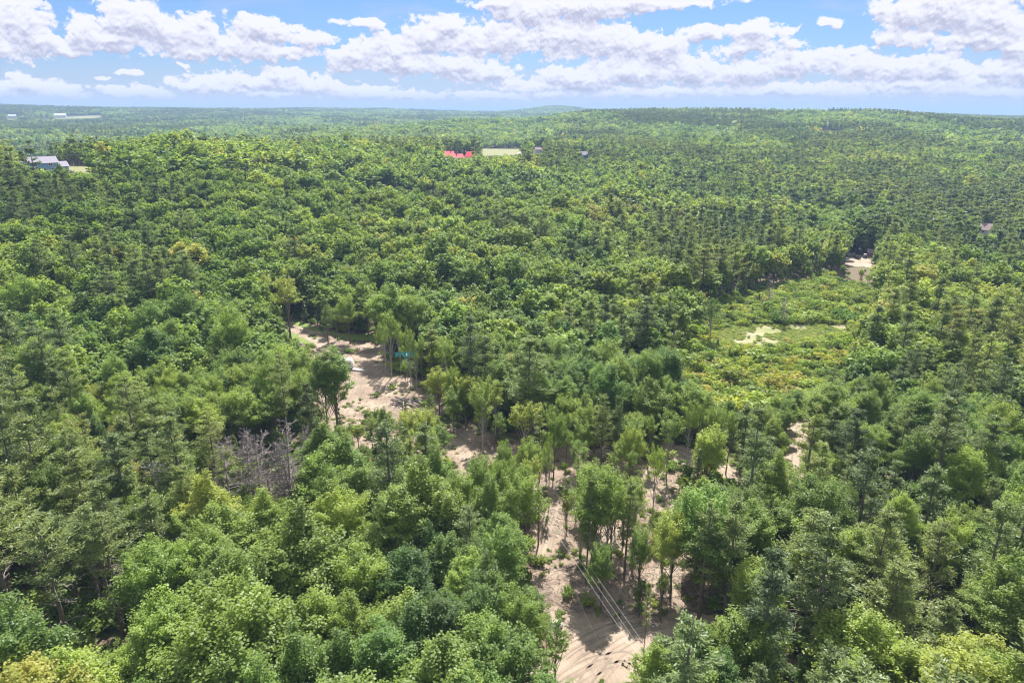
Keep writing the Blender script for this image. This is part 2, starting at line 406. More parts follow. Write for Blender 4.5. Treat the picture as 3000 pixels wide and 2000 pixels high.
def pine(seed, H=20, cb=.42, Rm=3.9, nb=80, npl=46, sl=.33, sparse=0.0, flat=0.25):
    """white pine: whorls of level limbs that carry upswept plumes of needles"""
    rng = np.random.default_rng(seed); tr = MB(); tw = MB()
    rb = .0125*H; bend = rng.normal(size=2)*.25
    ax = lambda t: np.array([bend[0]*t*t, bend[1]*t*t, H*t])
    tr.tube([ax(t)-np.array([0, 0, .3 if t == 0 else 0]) for t in (0, .2, .45, .7, .9, 1)], [rb*1.3, rb, rb*.8, rb*.5, rb*.2, .02], 6)
    Cs, Ns, Ts, cvs = [], [], [], []
    side = rng.uniform(0, 6.28); amp = rng.uniform(.1, .35)
    nw = max(6, int(nb/5)); 
    for wi in range(nw):
        t = cb+(1-cb)*((wi+rng.uniform(-.5, .5))/nw); t = min(max(t, cb), .985)
        u = (t-cb)/(1-cb)
        prof = (1-u)**.85*(.6+.4*min(1, u/.2))+.05
        ph = rng.uniform(0, 6.28); k = rng.integers(4, 7)
        for j in range(k):
            if rng.random() < sparse: continue
            an = ph+j*6.28/k+rng.normal()*.22
            L = Rm*prof*rng.uniform(.5, 1.35)*(1+amp*math.cos(an-side))
            up = .16+.5*u+rng.normal()*.16
            t = min(max(t+rng.normal()*.012, cb), .985); dr = np.array([math.cos(an), math.sin(an), 0])
            p0 = ax(t); tip = p0+dr*L+np.array([0, 0, L*up]); mid = p0+dr*L*.5+np.array([0, 0, L*up*.3])
            tr.tube([p0, mid, tip], [rb*.22*(1.2-u), rb*.14, .015], 3, False)
            nsp = max(2, int(L/.6))
            for sidx in range(nsp):
                f = .30+.75*(sidx+rng.uniform(0, 1))/nsp
                c = p0+(mid-p0)*min(1, f*2)+(tip-mid)*max(0, f*2-1)
                perp = np.array([-dr[1], dr[0], 0])
                wd = (0.17*L+.22)*(1.2-abs(f-.7))
                n = max(4, int(npl/nsp*(.6+.6*f)))
                lat = rng.normal(size=n)*wd*.6
                fw = rng.normal(size=n)*.33
                q = c+dr*fw[:, None]+perp*lat[:, None]+np.array([0, 0, 1])*(rng.normal(size=n)*.15+.10+.22*np.abs(lat)+.16*fw)[:, None]
                Cs.append(q); Ns.append(np.array([0, 0, .9])-dr*.1+rng.normal(size=(n, 3))*.45)
                Ts.append(dr+perp*np.sign(lat)[:, None]*.7+np.array([0, 0, .6])+rng.normal(size=(n, 3))*.3)
                cvs.append(np.clip(rng.normal(.5, .2, n), 0, 1))
    # dead lower limbs
    for k in range(22):
        t = rng.uniform(.16, cb+.05); an = rng.uniform(0, 6.28); L = Rm*rng.uniform(.3, .85)*(.4+t/cb*.6)
        dr = np.array([math.cos(an), math.sin(an), 0]); p0 = ax(t); m = p0+dr*L*.5+[0, 0, .1*L]; e = p0+dr*L+[0, 0, rng.uniform(-.1, .3)*L]
        tw.tube([p0, m, e], [.045, .03, .012], 3, False)
        for s in range(3):
            f = rng.uniform(.4, .9); c = p0+(e-p0)*f; a2 = an+rng.choice([-1, 1])*rng.uniform(.5, .9)
            tw.tube([c, c+np.array([math.cos(a2), math.sin(a2), .25])*L*.3], [.022, .01], 3, False)
    C = np.concatenate(Cs); N = np.concatenate(Ns); T = np.concatenate(Ts); cv = np.concatenate(cvs)
    s = sl*rng.uniform(.7, 1.3, len(C))
    V, Q = cards(C, N, s, s*.34, rng, T)
    return V, Q, cv, tr, tw
def spruce(seed, H=14, Rm=2.5, nb=110, npl=34, sl=.26):
    rng = np.random.default_rng(seed); tr = MB()
    rb = .011*H
    tr.tube([(0, 0, -.3), (0, 0, H*.5), (0, 0, H)], [rb*1.2, rb*.7, .02], 5)
    Cs, Ns, Ts, cvs = [], [], [], []
    for i in range(nb):
        t = .1+.89*(i+rng.uniform())/nb; an = i*2.4+rng.normal()*.3
        L = Rm*((1-t)**.8)*rng.uniform(.7, 1.15)+.15
        dr = np.array([math.cos(an), math.sin(an), 0]); perp = np.array([-dr[1], dr[0], 0])
        n = max(3, int(npl*(L/Rm)**1.1)+2); f = rng.uniform(.15, 1, n)**.7
        lat = rng.normal(size=n)*.24*L*(1.2-f)
        q = np.array([0, 0, H*t])+dr*(L*f)[:, None]+perp*lat[:, None]+np.array([0, 0, 1])*(-.35*L*f**1.5+.12*rng.normal(size=n))[:, None]
        Cs.append(q); Ns.append(np.array([0, 0, .9])+dr*.55+rng.normal(size=(n, 3))*.4); Ts.append(dr+[0, 0, -.35]+rng.normal(size=(n, 3))*.35)
        cvs.append(np.clip(rng.normal(.5, .2, n), 0, 1))
    C = np.concatenate(Cs); N = np.concatenate(Ns); T = np.concatenate(Ts); cv = np.concatenate(cvs)
    s = sl*rng.uniform(.7, 1.3, len(C))
    V, Q = cards(C, N, s, s*.5, rng, T)
    return V, Q, cv, tr
def deadtree(seed, H=15, Rm=3.2, nb=46):
    rng = np.random.default_rng(seed); tr = MB(); br = MB(); rb = .009*H
    bend = rng.normal(size=2)*.5
    ax = lambda t: np.array([bend[0]*t*t, bend[1]*t*t, H*t])
    tr.tube([ax(t) for t in (-.02, .25, .5, .75, 1)], [rb*1.3, rb, rb*.75, rb*.45, .03], 6)
    for i in range(nb):
        t = rng.uniform(.2, .97); an = rng.uniform(0, 6.28)
        L = Rm*(1.1-t)**.6*rng.uniform(.45, 1.2); up = rng.uniform(-.15, .45)
        dr = np.array([math.cos(an), math.sin(an), 0]); p0 = ax(t)
        m = p0+dr*L*.5+np.array([0, 0, L*up*.2])+rng.normal(size=3)*.1; e = p0+dr*L+np.array([0, 0, L*up])
        br.tube([p0, m, e], [.07*(1.1-t), .045, .015], 3, False)
        for s in range(7):
            f = rng.uniform(.3, 1); c = m+(e-m)*f if f > .5 else p0+(m-p0)*f*2
            a2 = an+rng.choice([-1, 1])*rng.uniform(.4, 1.0); l2 = L*rng.uniform(.2, .42)
            e2 = c+np.array([math.cos(a2), math.sin(a2), rng.uniform(-.1, .6)])*l2
            br.tube([c, e2], [.028, .01], 3, False)
            br.tube([(c+e2)/2, (c+e2)/2+rng.normal(size=3)*l2*.4], [.016, .008], 3, False)
    return tr, br
def bush(seed, H=2.4, Rx=1.5, n=420, ls=.2):
    rng = np.random.default_rng(seed)
    k = 7; cs = np.stack([rng.normal(size=k)*Rx*.42, rng.normal(size=k)*Rx*.42, rng.uniform(.3, .75, k)*H], 1)
    idx = rng.integers(0, k, n); v = rng.normal(size=(n, 3)); v[:, 2] = np.abs(v[:, 2])*1.0-.25; v /= np.linalg.norm(v, axis=1, keepdims=True)
    rr = Rx*.5*rng.uniform(.5, 1.1, (n, 1)); C = cs[idx]+v*rr*np.array([1, 1, .8]); C[:, 2] = np.maximum(C[:, 2], .05)
    N = v*.7+np.array([0, 0, .4])+rng.normal(size=(n, 3))*.4
    s = ls*rng.uniform(.7, 1.3, n); V, Q = cards(C, N, s, s*.7, rng)
    tr = MB()
    for c in cs: tr.tube([(c[0]*.1, c[1]*.1, -.1), (c[0]*.5, c[1]*.5, c[2]*.5), c], [.05, .035, .015], 4, False)
    return V, Q, np.clip(rng.normal(.5, .2, n), 0, 1), tr

VAR = {}     # kind -> list of dict(crown mesh, trunk mesh, extra, H, R)
def reg(kind, name, data, leafm, barkm, H, Rr, cb, twm=None):
    V, Q, cv, tr = data[:4]
    d = dict(crown=make_mesh(name+'_crown', V, Q, None, [leafm], cv=cv), trunk=tr.mesh(name+'_trunk', barkm, True), H=H, R=Rr, cb=cb)
    Vs = [V, np.concatenate(tr.v)]; Qs = [Q, np.asarray(tr.q, int).reshape(-1, 4)+len(V)]
    Ts = [np.asarray(tr.t, int).reshape(-1, 3)+len(V)]
    mq = [np.zeros(len(Q)), np.ones(len(tr.q))]; mt = [np.ones(len(tr.t))]
    if len(data) > 4:
        tw = data[4]; d['twigs'] = tw.mesh(name+'_limbs', twm)
        off = len(V)+len(Vs[1]); Vs.append(np.concatenate(tw.v)); Qs.append(np.asarray(tw.q, int).reshape(-1, 4)+off)
        mq.append(np.full(len(tw.q), 2))
    mi = np.concatenate(mq+mt)
    nf = len(mi)
    cvall = np.full(nf, .5); cvall[:len(cv)] = cv
    Tt = np.concatenate(Ts)
    d['all'] = make_mesh(name+'_whole', np.concatenate(Vs), np.concatenate(Qs), Tt if len(Tt) else None,
                         [leafm, barkm]+([twm] if twm else []), mi=mi, cv=cvall)
    VAR.setdefault(kind, []).append(d)
rs = np.random.default_rng(5)
for i in range(8):
    H = [18, 17, 19, 16, 18, 17, 20, 15][i]; rx = [4.0, 3.5, 4.3, 3.6, 3.3, 4.6, 3.8, 3.2][i]; cb = [.36, .3, .42, .3, .4, .34, .45, .28][i]
    reg('broad0', 'broadleaf', broadleaf(10+i, H, cb, rx, ncl=88+12*(i % 3), nl=205, ls=.136, ragged=.42, narrow_top=.3*(i % 2), rc=1.25), M['leaf'], M['bark'], H, rx, cb)
for i in range(4):
    H = 19; rx = [2.7, 3.1, 2.3, 3.6][i]
    reg('slender0', 'slender', broadleaf(40+i, H, [.52, .45, .55, .5][i], rx, ncl=[34, 44, 28, 52][i], nl=140, ls=.132, ragged=.55, rc=1.05), M['leaf'], M['greybark'] if i % 2 else M['bark'], H, rx, .5)
for i in range(6):
    H = [21, 20, 19, 22, 18, 20][i]; rm = [3.7, 3.2, 3.0, 4.3, 2.9, 3.3][i]; cb = [.38, .34, .44, .34, .28, .52][i]
    reg('pine0', 'pine', pine(60+i, H, cb, rm, nb=[66, 60, 54, 76, 62, 48][i], npl=[165, 150, 140, 175, 145, 140][i], sl=.185, sparse=[.2, .25, .38, .12, .22, .4][i]), M['needle'], M['bark'], H, rm, cb, M['twig'])
for i in range(3):
    H = 14; reg('spruce0', 'spruce', spruce(80+i, H, [2.4, 2.8, 2.0][i]), M['spruce'], M['bark'], H, 2.4, .1)
for i in range(4):
    reg('broad1', 'broadleaf_mid', broadleaf(110+i, 17, .32, 3.7, ncl=58, nl=34, ls=.40, ragged=.3, rc=1.35), M['leaf'], M['bark'], 17, 3.7, .32)
for i in range(3):
    reg('pine1', 'pine_mid', pine(120+i, 19, .38, 3.6, nb=56, npl=32, sl=.42, sparse=.15), M['needle'], M['bark'], 19, 3.6, .38, M['twig'])
for i in range(2):
    reg('spruce1', 'spruce_mid', spruce(130+i, 14, 2.4, 60, 14, .42), M['spruce'], M['bark'], 14, 2.4, .1)
for i in range(3):
    reg('broad2', 'broadleaf_far', broadleaf(210+i, 16, .35, 4.0, ncl=26, nl=14, ls=.78, rc=1.8, nu=.5), M['leaf'], M['bark'], 16, 3.9, .35)
for i in range(2):
    reg('pine2', 'pine_far', pine(220+i, 18, .35, 3.3, nb=30, npl=11, sl=.85, sparse=.1)[:4], M['needle'], M['bark'], 18, 3.3, .35)
reg('spruce2', 'spruce_far', spruce(230, 14, 2.5, 30, 7, .8), M['spruce'], M['bark'], 14, 2.4, .1)
for i in range(2):
    reg('broad3', 'broadleaf_farther', broadleaf(310+i, 15, .35, 5.2, ncl=14, nl=9, ls=1.25, rc=2.6, nu=.35), M['leaf'], M['bark'], 15, 5, .35)
reg('pine3', 'pine_farther', pine(320, 18, .3, 3.0, nb=24, npl=8, sl=1.1, sparse=0)[:4], M['needle'], M['bark'], 18, 3.5, .3)
for i in range(4):
    reg('bush0', 'shrub', bush(400+i, [2.4, 3.2, 1.6, 2.6][i], [1.5, 1.6, 1.4, 1.9][i]), M['leaf'], M['bark'], 2.4, 1.5, 0)
DEAD = []
for i in range(4):
    tr, br = deadtree(500+i, [16, 14, 17, 13][i], [4.4, 2.6, 2.9, 2.4][i], [64, 95, 90, 95][i])
    dm_ = M['bleached' if i == 0 else 'dead']
    DEAD.append((tr.mesh('dead_trunk', dm_, True), br.mesh('dead_limbs', dm_), [16, 14, 17, 13][i]))

# ------------------------------------------------------------------ layout (picture positions turned into places on the ground)
def wp(poly): return [G(x, y)[:2] for x, y in poly]
SAND = [(735,918),(800,928),(870,950),(940,978),(1020,1000),(1130,1010),(1160,1060),(1150,1100),(1290,1115),(1330,1160),(1290,1205),(1300,1232),(1500,1285),(1760,1322),(1900,1358),(1990,1395),(2030,1470),(2040,1560),(2010,1720),(2040,1840),(1850,1850),(1740,1870),(1640,1900),(1575,1850),(1565,1640),(1540,1540),(1400,1480),(1270,1430),(1150,1350),(1000,1370),(890,1320),(870,1200),(905,1090),(905,1010),(800,945),(735,930)]
ROAD = [(1420,2160),(1520,2020),(1560,1950),(1690,1850),(1850,1812),(2000,1795),(2200,1800),(2200,1850),(2010,1868),(1930,1920),(1880,2020),(1880,2160)]
TRACK = [(2302,1225),(2378,1225),(2385,1290),(2355,1400),(2340,1500),(2290,1530),(2230,1500),(2285,1475),(2300,1380)]
TRACK2 = [(1930,1290),(2010,1305),(2120,1350),(2240,1440),(2200,1450),(2080,1385),(1940,1340)]
MEADOW = [(2040,960),(2120,880),(2250,850),(2420,805),(2560,850),(2570,960),(2480,1010),(2500,1100),(2330,1180),(2200,1240),(2050,1230),(1930,1150),(1960,1050)]
GRASSY = [(2100,965),(2250,955),(2380,950),(2480,955),(2490,985),(2400,1000),(2280,1015),(2130,1030),(2080,1020)]
LAWN = [(790,925),(840,960),(920,1010),(870,1010),(820,980),(770,945)]
LAWN2 = [(860,935),(960,970),(1120,985),(1150,1005),(1020,1000),(920,975),(850,950)]
LOT = [(2470,758),(2500,748),(2560,750),(2575,770),(2550,786),(2480,780)]
YARD = [(20,492),(70,488),(200,488),(330,484),(350,492),(300,512),(150,520),(20,520)]
FIELD = [(1405,436),(1535,437),(1560,452),(1500,462),(1400,460)]
FARM = [(150,346),(235,341),(300,339),(300,346),(200,353),(150,352)]
ALLCLEAR = [wp(p) for p in (SAND, ROAD, TRACK, TRACK2, LOT, YARD, FIELD, FARM, GRASSY, LAWN, LAWN2)]
W_MEADOW = wp(MEADOW)
# parts of the picture where crowns must not stand in front
KEEP = [[(2060,1000),(2500,990),(2490,1080),(2330,1140),(2180,1190),(2050,1130),(1970,1060)],[(2110,900),(2400,825),(2545,860),(2530,950),(2130,965)],
 [(720,1290),(850,1270),(870,1370),(830,1440),(740,1430)],[(1150,1012),(1222,1008),(1222,1045),(1150,1045)],
 [(745,925),(870,958),(960,990),(1110,1012),(1125,1060),(1125,1110),(1250,1125),(1265,1170),(1240,1195),(1060,1190),(1020,1240),(960,1215),(930,1180),(945,1100),(930,1030),(880,1010),(850,1000),(840,960)],
 [(1320,1245),(1400,1262),(1420,1300),(1440,1340),(1330,1390),(1300,1330)],
 [(1590,1370),(1650,1370),(1660,1440),(1620,1500),(1590,1480)],
 [(1880,1370),(1990,1400),(1985,1470),(1890,1500),(1880,1440)],
 [(1575,1560),(1640,1530),(1690,1640),(1700,1760),(1640,1850),(1590,1850),(1590,1700)],
 [(1840,1600),(1900,1600),(1920,1680),(1850,1680)],
 [(1610,2005),(1600,1960),(1710,1870),(1860,1830),(1960,1815),(1900,1900),(1870,1960),(1860,2005)],
 [(2302,1255),(2368,1255),(2352,1330),(2340,1400),(2318,1410),(2305,1350)],[(180,1720),(385,1680),(395,1850),(200,1950)],[(2030,1680),(2140,1660),(2135,1815),(2045,1805)],[(2305,1730),(2345,1730),(2335,1890),(2305,1890)],[(2155,1330),(2195,1330),(2180,1405),(2155,1405)],
 [(2100,960),(2250,955),(2490,950),(2480,985),(2400,1000),(2280,1015),(2110,1030)],
 [(1960,1320),(2180,1395),(2180,1410),(1960,1345)],
 [(2468,744),(2562,744),(2562,786),(2474,786)],
 [(22,500),(60,502),(60,478),(80,470),(215,468),(222,484),(330,484),(328,500),(250,503),(215,495),(160,500),(140,508),(128,485),(60,500)],
 [(1296,446),(1340,440),(1390,445),(1390,457),(1350,459),(1300,458)],
 [(1415,437),(1528,437),(1525,452),(1415,455)],
 [(1692,447),(1726,447),(1725,462),(1708,462)],
 [(1560,430),(1590,430),(1590,448),(1562,448)],
 [(2868,662),(2902,662),(2902,684),(2866,682)],
 [(20,340),(50,340),(50,350),(20,350)],[(128,344),(148,344),(148,349),(128,349)],
 [(160,338),(205,338),(300,339),(300,345),(160,348)],
 [(2400,378),(2415,375),(2465,378),(2462,384),(2400,381)]]
# share of conifers over the picture: columns every 250 px, rows every 200 px from y=300
PG = np.array([
 [.55,.55,.55,.5,.42,.42,.4,.4,.42,.42,.45,.45,.45],
 [.7,.5,.35,.15,.12,.12,.12,.25,.38,.38,.4,.45,.45],
 [.55,.6,.7,.12,.1,.1,.12,.2,.45,.55,.5,.6,.6],
 [.35,.45,.4,.25,.12,.12,.12,.2,.25,.3,.2,.35,.4],
 [.6,.45,.35,.3,.5,.5,.25,.3,.3,.3,.35,.35,.35],
 [.75,.65,.55,.5,.4,.25,.2,.2,.2,.3,.3,.2,.3],
 [.85,.65,.5,.25,.2,.15,.2,.2,.45,.5,.45,.3,.35],
 [.9,.7,.25,.12,.1,.12,.2,.3,.7,.75,.7,.6,.7],
 [.4,.3,.1,.05,.05,.05,.1,.2,.6,.7,.85,.8,.85]])
def pineshare(px, py):
    gx = np.clip(px/250, 0, 11.999); gy = np.clip((py-300)/200, 0, 7.999)
    i = gx.astype(int); j = gy.astype(int); fx = gx-i; fy = gy-j
    return (PG[j, i]*(1-fx)+PG[j, i+1]*fx)*(1-fy)+(PG[j+1, i]*(1-fx)+PG[j+1, i+1]*fx)*fy
rng = np.random.default_rng(77)
T_ = []    # rows: x,y,z,h,kind(0 broad,1 pine,2 spruce,3 slender),tint,shade
def ring(d0, d1, s, amax=41):
    n = int(2*d1/s)
    gx, gy = np.meshgrid(np.arange(-n//2-1, n//2+2), np.arange(0, int(d1/s)+2))
    x = (gx+.5*(gy % 2)).ravel()*s; y = gy.ravel()*s*.9
    x = x+rng.uniform(-.42, .42, x.size)*s; y = y+rng.uniform(-.42, .42, x.size)*s
    d = np.hypot(x, y); a = np.degrees(np.arctan2(x, y))
    k = (d >= d0) & (d < d1) & (np.abs(a) < amax)
    return x[k], y[k]
RINGS = [(30, 250, 5.2), (250, 480, 5.6), (480, 1100, 6.3), (1100, 2300, 8.4), (2300, 5900, 13.0)]
TREES = []
for ri, (d0, d1, s) in enumerate(RINGS):
    x, y = ring(d0, d1, s, 60 if d0 < 100 else 41)
    z = zg(x, y)
    ex = np.zeros(x.size, bool)
    for pl in ALLCLEAR: ex |= inpoly(x, y, pl)
    ex |= inpoly(x, y, W_MEADOW)
    x, y, z = x[~ex], y[~ex], z[~ex]
    d = np.hypot(x, y)
    px, py, dep = P(x, y, z+13)
    share = pineshare(px, py)
    patch = vnoise(x, y, 38 if d0 < 900 else 120, 9)*.6+vnoise(x, y, 15 if d0 < 900 else 45, 10)*.4
    if d0 >= 480: patch = vnoise(x, y*.6, 150, 9)*.5+vnoise(x, y*.6, 55, 12)*.35+rng.random(x.size)*.15
    r = rng.random(x.size)*.3+np.clip((patch-.5)*1.7+.5, 0, 1)*.7
    con = r < share*.9+.05
    kind = np.where(con, 1, 0)
    sprz = (inpoly(px, py, [(1900,640),(2420,690),(2420,900),(1950,880)]) & (rng.random(x.size) < .55)) | (rng.random(x.size) < .03)
    kind = np.where(sprz, 2, kind)
    h = np.where(kind == 1, rng.normal(20.5, 2.8, x.size), np.where(kind == 2, rng.normal(12, 2, x.size), rng.normal(14.8, 1.9, x.size)))
    h = h*(.8+.4*vnoise(x, y, 30, 71))*np.where(rng.random(x.size) < .04, 1.25, 1)
    h = np.clip(h, 8, 25)
    if d0 >= 2300: h *= 1.12
    if d0 >= 480: h = np.where(kind == 1, h*.9, h)
    # pines stand apart from each other
    if d0 < 480:
        pk = np.nonzero(kind == 1)[0]; cell = {}
        for q_ in pk[np.argsort(-h[pk])]:
            c_ = (int(x[q_]//6), int(y[q_]//6)); hit = False
            for a_ in (-1, 0, 1):
                for b2_ in (-1, 0, 1):
                    for w_ in cell.get((c_[0]+a_, c_[1]+b2_), ()):
                        if (x[w_]-x[q_])**2+(y[w_]-y[q_])**2 < 5.6**2: hit = True
            if hit: kind[q_] = 0; h[q_] *= .74
            else: cell.setdefault(c_, []).append(q_)
    # thin out a little for uneven canopy
    keep = rng.random(x.size) > .05
    if d0 < 480: keep &= vnoise(x, y, 12, 33) > .12
    # openings: shrink or drop what would hide the open places
    rad = h*.2
    for it in range(5):
        bad = np.zeros(x.size, bool)
        for hz, ox in ((1.0, 0), (.85, -.6), (.85, .6), (.6, -.95), (.6, .95), (.6, 0), (.35, 0), (.35, -.7), (.35, .7)):
            ppx, ppy, dp = P(x+ox*rad*1.1, y, z+h*hz)
            for K in KEEP:
                x0 = min(k[0] for k in K); x1 = max(k[0] for k in K); y0 = min(k[1] for k in K); y1 = max(k[1] for k in K)
                c = (ppx > x0) & (ppx < x1) & (ppy > y0) & (ppy < y1)
                if c.any():
                    ii = np.nonzero(c)[0]; bad[ii] |= inpoly(ppx[ii], ppy[ii], K)
        if it < 4:
            h = np.where(bad, h*.68, h); rad = h*.2
    keep &= ~bad
    kind = np.where((h < 9) & (kind == 1) & (rng.random(x.size) < .5), 2, kind)
    tn = rng.normal(0, .16, x.size)+(vnoise(x, y, 60, 4)-.5)*.5
    tint = np.clip(np.where(kind == 0, .45, .42)+tn, 0, 1)
    tint = np.where(d > 1100, np.clip(tint-.14, 0, 1), tint)
    tint = np.where((kind == 0) & (rng.random(x.size) < .008), .93, tint)
    shade = np.clip(rng.normal(1, .13, x.size), .7, 1.4)
    for k in np.nonzero(keep)[0]:
        TREES.append((x[k], y[k], z[k], h[k], int(kind[k]), float(tint[k]), float(shade[k]), float(d[k])))
# a lower storey fills the canopy
x, y = ring(30, 480, 7.5, 45); z = zg(x, y); ex = inpoly(x, y, W_MEADOW)
for pl in ALLCLEAR: ex |= inpoly(x, y, pl)
x, y, z = x[~ex], y[~ex], z[~ex]; h = rng.uniform(6, 11, x.size); bad = np.zeros(x.size, bool)
for hz, ox in ((1.0, 0), (.7, -1), (.7, 1), (.4, 0)):
    ppx, ppy, dp = P(x+ox*h*.24, y, z+h*hz)
    for K in KEEP: bad |= inpoly(ppx, ppy, K)
for k in np.nonzero(~bad)[0]:
    TREES.append((x[k], y[k], z[k], h[k], 0 if rng.random() < .8 else 2, float(np.clip(rng.normal(.4, .15), 0, 1)), float(rng.uniform(.8, 1.15)), float(math.hypot(x[k], y[k]))))
# ---- trees set one by one: (kind, base x, base y, top y, width factor, tint)
HERO = [
 ('pine',2560,2010,1662,1.5,.6),('pine',2045,1822,1462,1.0,.5),('pine',2118,1840,1462,.95,.5),('pine',2318,1925,1494,1.0,.55),('pine',2590,1560,1360,1.0,.35),
 ('pine',2532,1600,1400,.9,.55),('pine',2455,1540,1340,.9,.5),('pine',2862,1600,1402,1.1,.5),('pine',2812,1800,1640,1.1,.5),('pine',2412,1880,1640,.9,.55),
 ('pine',2722,2000,1762,1.2,.55),('pine',2590,1740,1520,1.1,.4),('pine',2925,2040,1840,1.3,.55),('pine',2480,1760,1530,1.0,.7),
 ('pine',366,1871,1500,1.05,.5),('pine',339,1836,1478,1.1,.5),('pine',308,1813,1490,1.02,.5),('pine',223,1965,1512,1.15,.5),('pine',60,1900,1440,1.2,.6),('pine',20,1700,1300,1.25,.6),('pine',120,1760,1380,1.0,.6),
 ('pine',1380,1720,1478,1.0,.45),('pine',2165,1412,1185,.9,.45),('pine',2690,1180,1010,1.1,.45),('pine',2490,1280,1130,1.1,.4),('pine',2420,1230,1070,1.0,.4),
 ('pine',1884,1932,1716,.35,.5),('pine',1716,1722,1400,.6,.45),('pine',1828,1700,1410,.65,.5),('pine',560,1610,1460,1.0,.5),('pine',1205,1560,1420,.9,.6),('pine',700,1500,1350,.9,.7),
 ('slender',853,1003,800,1.15,.85),('slender',790,942,800,1.1,.75),('broad',992,1275,1022,1.0,.35),('broad',962,1290,1060,.8,.3),('broad',95,540,482,1.5,.4),('broad',186,545,481,1.5,.4),('broad',60,550,497,1.3,.3),('broad',1318,520,450,.8,.4),('broad',20,530,490,1.0,.3),
 ('slender',1148,1106,905,.55,.5),('slender',1132,1102,930,.5,.5),('slender',1122,1094,945,.45,.5),('slender',1175,1098,940,.5,.4),('slender',1205,1146,960,.5,.5),('slender',1222,1150,990,.5,.45),('slender',1240,1148,975,.5,.45),
 ('slender',1608,1502,1262,.4,.5),('slender',1600,1490,1300,.35,.5),('slender',1910,1537,1302,.5,.6),('slender',1655,1572,1440,.6,.7),('slender',1415,1328,1150,.8,.6),('slender',1555,1330,1190,.8,.5),
 ('slender',1625,2030,1800,.75,.35),('slender',1600,1930,1790,.6,.45),('slender',2010,1370,1180,.6,.5),('slender',2040,1375,1170,.65,.45),('slender',2065,1378,1185,.6,.55),('slender',2095,1385,1190,.6,.45),('slender',2125,1395,1200,.7,.5),
 ('slender',1870,1310,1120,.6,.4),('slender',1740,1330,1130,.7,.4),('slender',1775,1700,1390,.65,.45),('slender',1800,1560,1400,.7,.5),('slender',1690,1500,1330,.6,.4),('broad',1760,1560,1370,.6,.45),
 ('slender',2078,1015,870,1.1,.3),('broad',1480,1420,1310,.6,.5),('broad',1400,1560,1330,.7,.4),('broad',1500,1560,1350,.6,.4),
 ('broad',1730,1680,1350,.75,.45),('broad',1790,1640,1380,.8,.5),('slender',1700,1620,1370,.9,.45),('slender',1850,1640,1400,.9,.55),('broad',1870,1760,1540,.7,.35),('broad',1760,1800,1590,.75,.3),('pine',1660,1560,1400,.6,.4),('broad',1350,1600,1370,.85,.45),('broad',1430,1640,1400,.9,.4),('broad',1520,1640,1380,.85,.5),('slender',1540,1560,1350,.9,.55),('broad',1460,1520,1340,.8,.45),
 ('pine',965,1370,1180,.45,.5),('pine',1000,1310,1200,.6,.5),('pine',1260,1270,1140,.6,.4),('pine',1190,1240,1175,.9,.5)]
hero_pts = []
for (k, bx, by, ty, wf, ti) in HERO:
    X, Y, Z = G(bx, by)
    hh = 5.0
    for _ in range(200):
        if P(X, Y, Z+hh)[1] <= ty: break
        hh += .15
    hero_pts.append((X, Y, Z, hh, {'broad': 0, 'pine': 1, 'slender': 3}[k], ti, 1.0, math.hypot(X, Y), wf))
sx_, sy_ = ring(60, 300, 4.7, 45)
W_SAND = wp(SAND); rgs = random.Random(8)
for X, Y in zip(sx_, sy_):
    if not inpoly(X, Y, W_SAND): continue
    if any(math.hypot(X-h[0], Y-h[1]) < 3.2 for h in hero_pts): continue
    if rgs.random() < (.12 if Y < 160 else .8 if Y > 178 else .4): continue
    k = rgs.choice([3, 3, 0, 0, 1]); hh = rgs.uniform(11, 18); wf = rgs.uniform(.7, 1.1) if k == 3 else rgs.uniform(.65, 1.0); okk = False
    for _ in range(6):
        bad = False
        for hz in (1.0, .85, .7, .5, .3):
            for ox in (-.9, 0, .9):
                if hz == .3 and ox: continue
                a, b_, _d = P(X+ox*hh*.19*wf, Y, hh*hz)
                if any(inpoly(a, b_, K) for K in KEEP): bad = True
        if not bad: okk = True; break
        hh *= .72
        if hh < 3.5: break
    if not okk: continue
    hero_pts.append((float(X), float(Y), 0.0, hh, k, min(1, max(0, rgs.gauss(.5, .15))), 1.0, math.hypot(X, Y), wf if hh > 8 else wf*1.3))
HX = np.array([(h[0], h[1], h[3]*.2*h[8]) for h in hero_pts])
def near_hero(x, y):
    return (np.hypot(HX[:, 0]-x, HX[:, 1]-y) < 2.6+HX[:, 2]*.5).any()
TREES = [t for t in TREES if t[7] > 320 or not near_hero(t[0], t[1])]
# the grey patch of bare trees
DEADPX = [(478,1575,1352,1.0,0),(640,1480,1330,.8,1),(700,1520,1300,.9,2),(740,1470,1250,.8,1),(770,1500,1270,.8,3),(800,1530,1260,.9,2),(830,1500,1290,.8,1),(720,1560,1370,.7,3),(860,1480,1300,.7,1),(790,1590,1420,.7,2),
 (880,1530,1350,.7,3),(680,1440,1280,.7,1),(910,1420,1240,.6,1),(840,1600,1440,.6,2),(2290,960,870,.8,1),(60,1960,1750,1.2,0),(200,1290,1130,.8,1),(1760,900,800,.6,1),(2250,905,800,.8,3)]
GREY = [G(x, y)[:2] for x, y in [(640,1440),(760,1400),(900,1420),(900,1520),(820,1600),(700,1560)]]
TREES = [t for t in TREES if not (inpoly(t[0], t[1], GREY) and random.Random(int(t[0]*10)).random() < .6)]

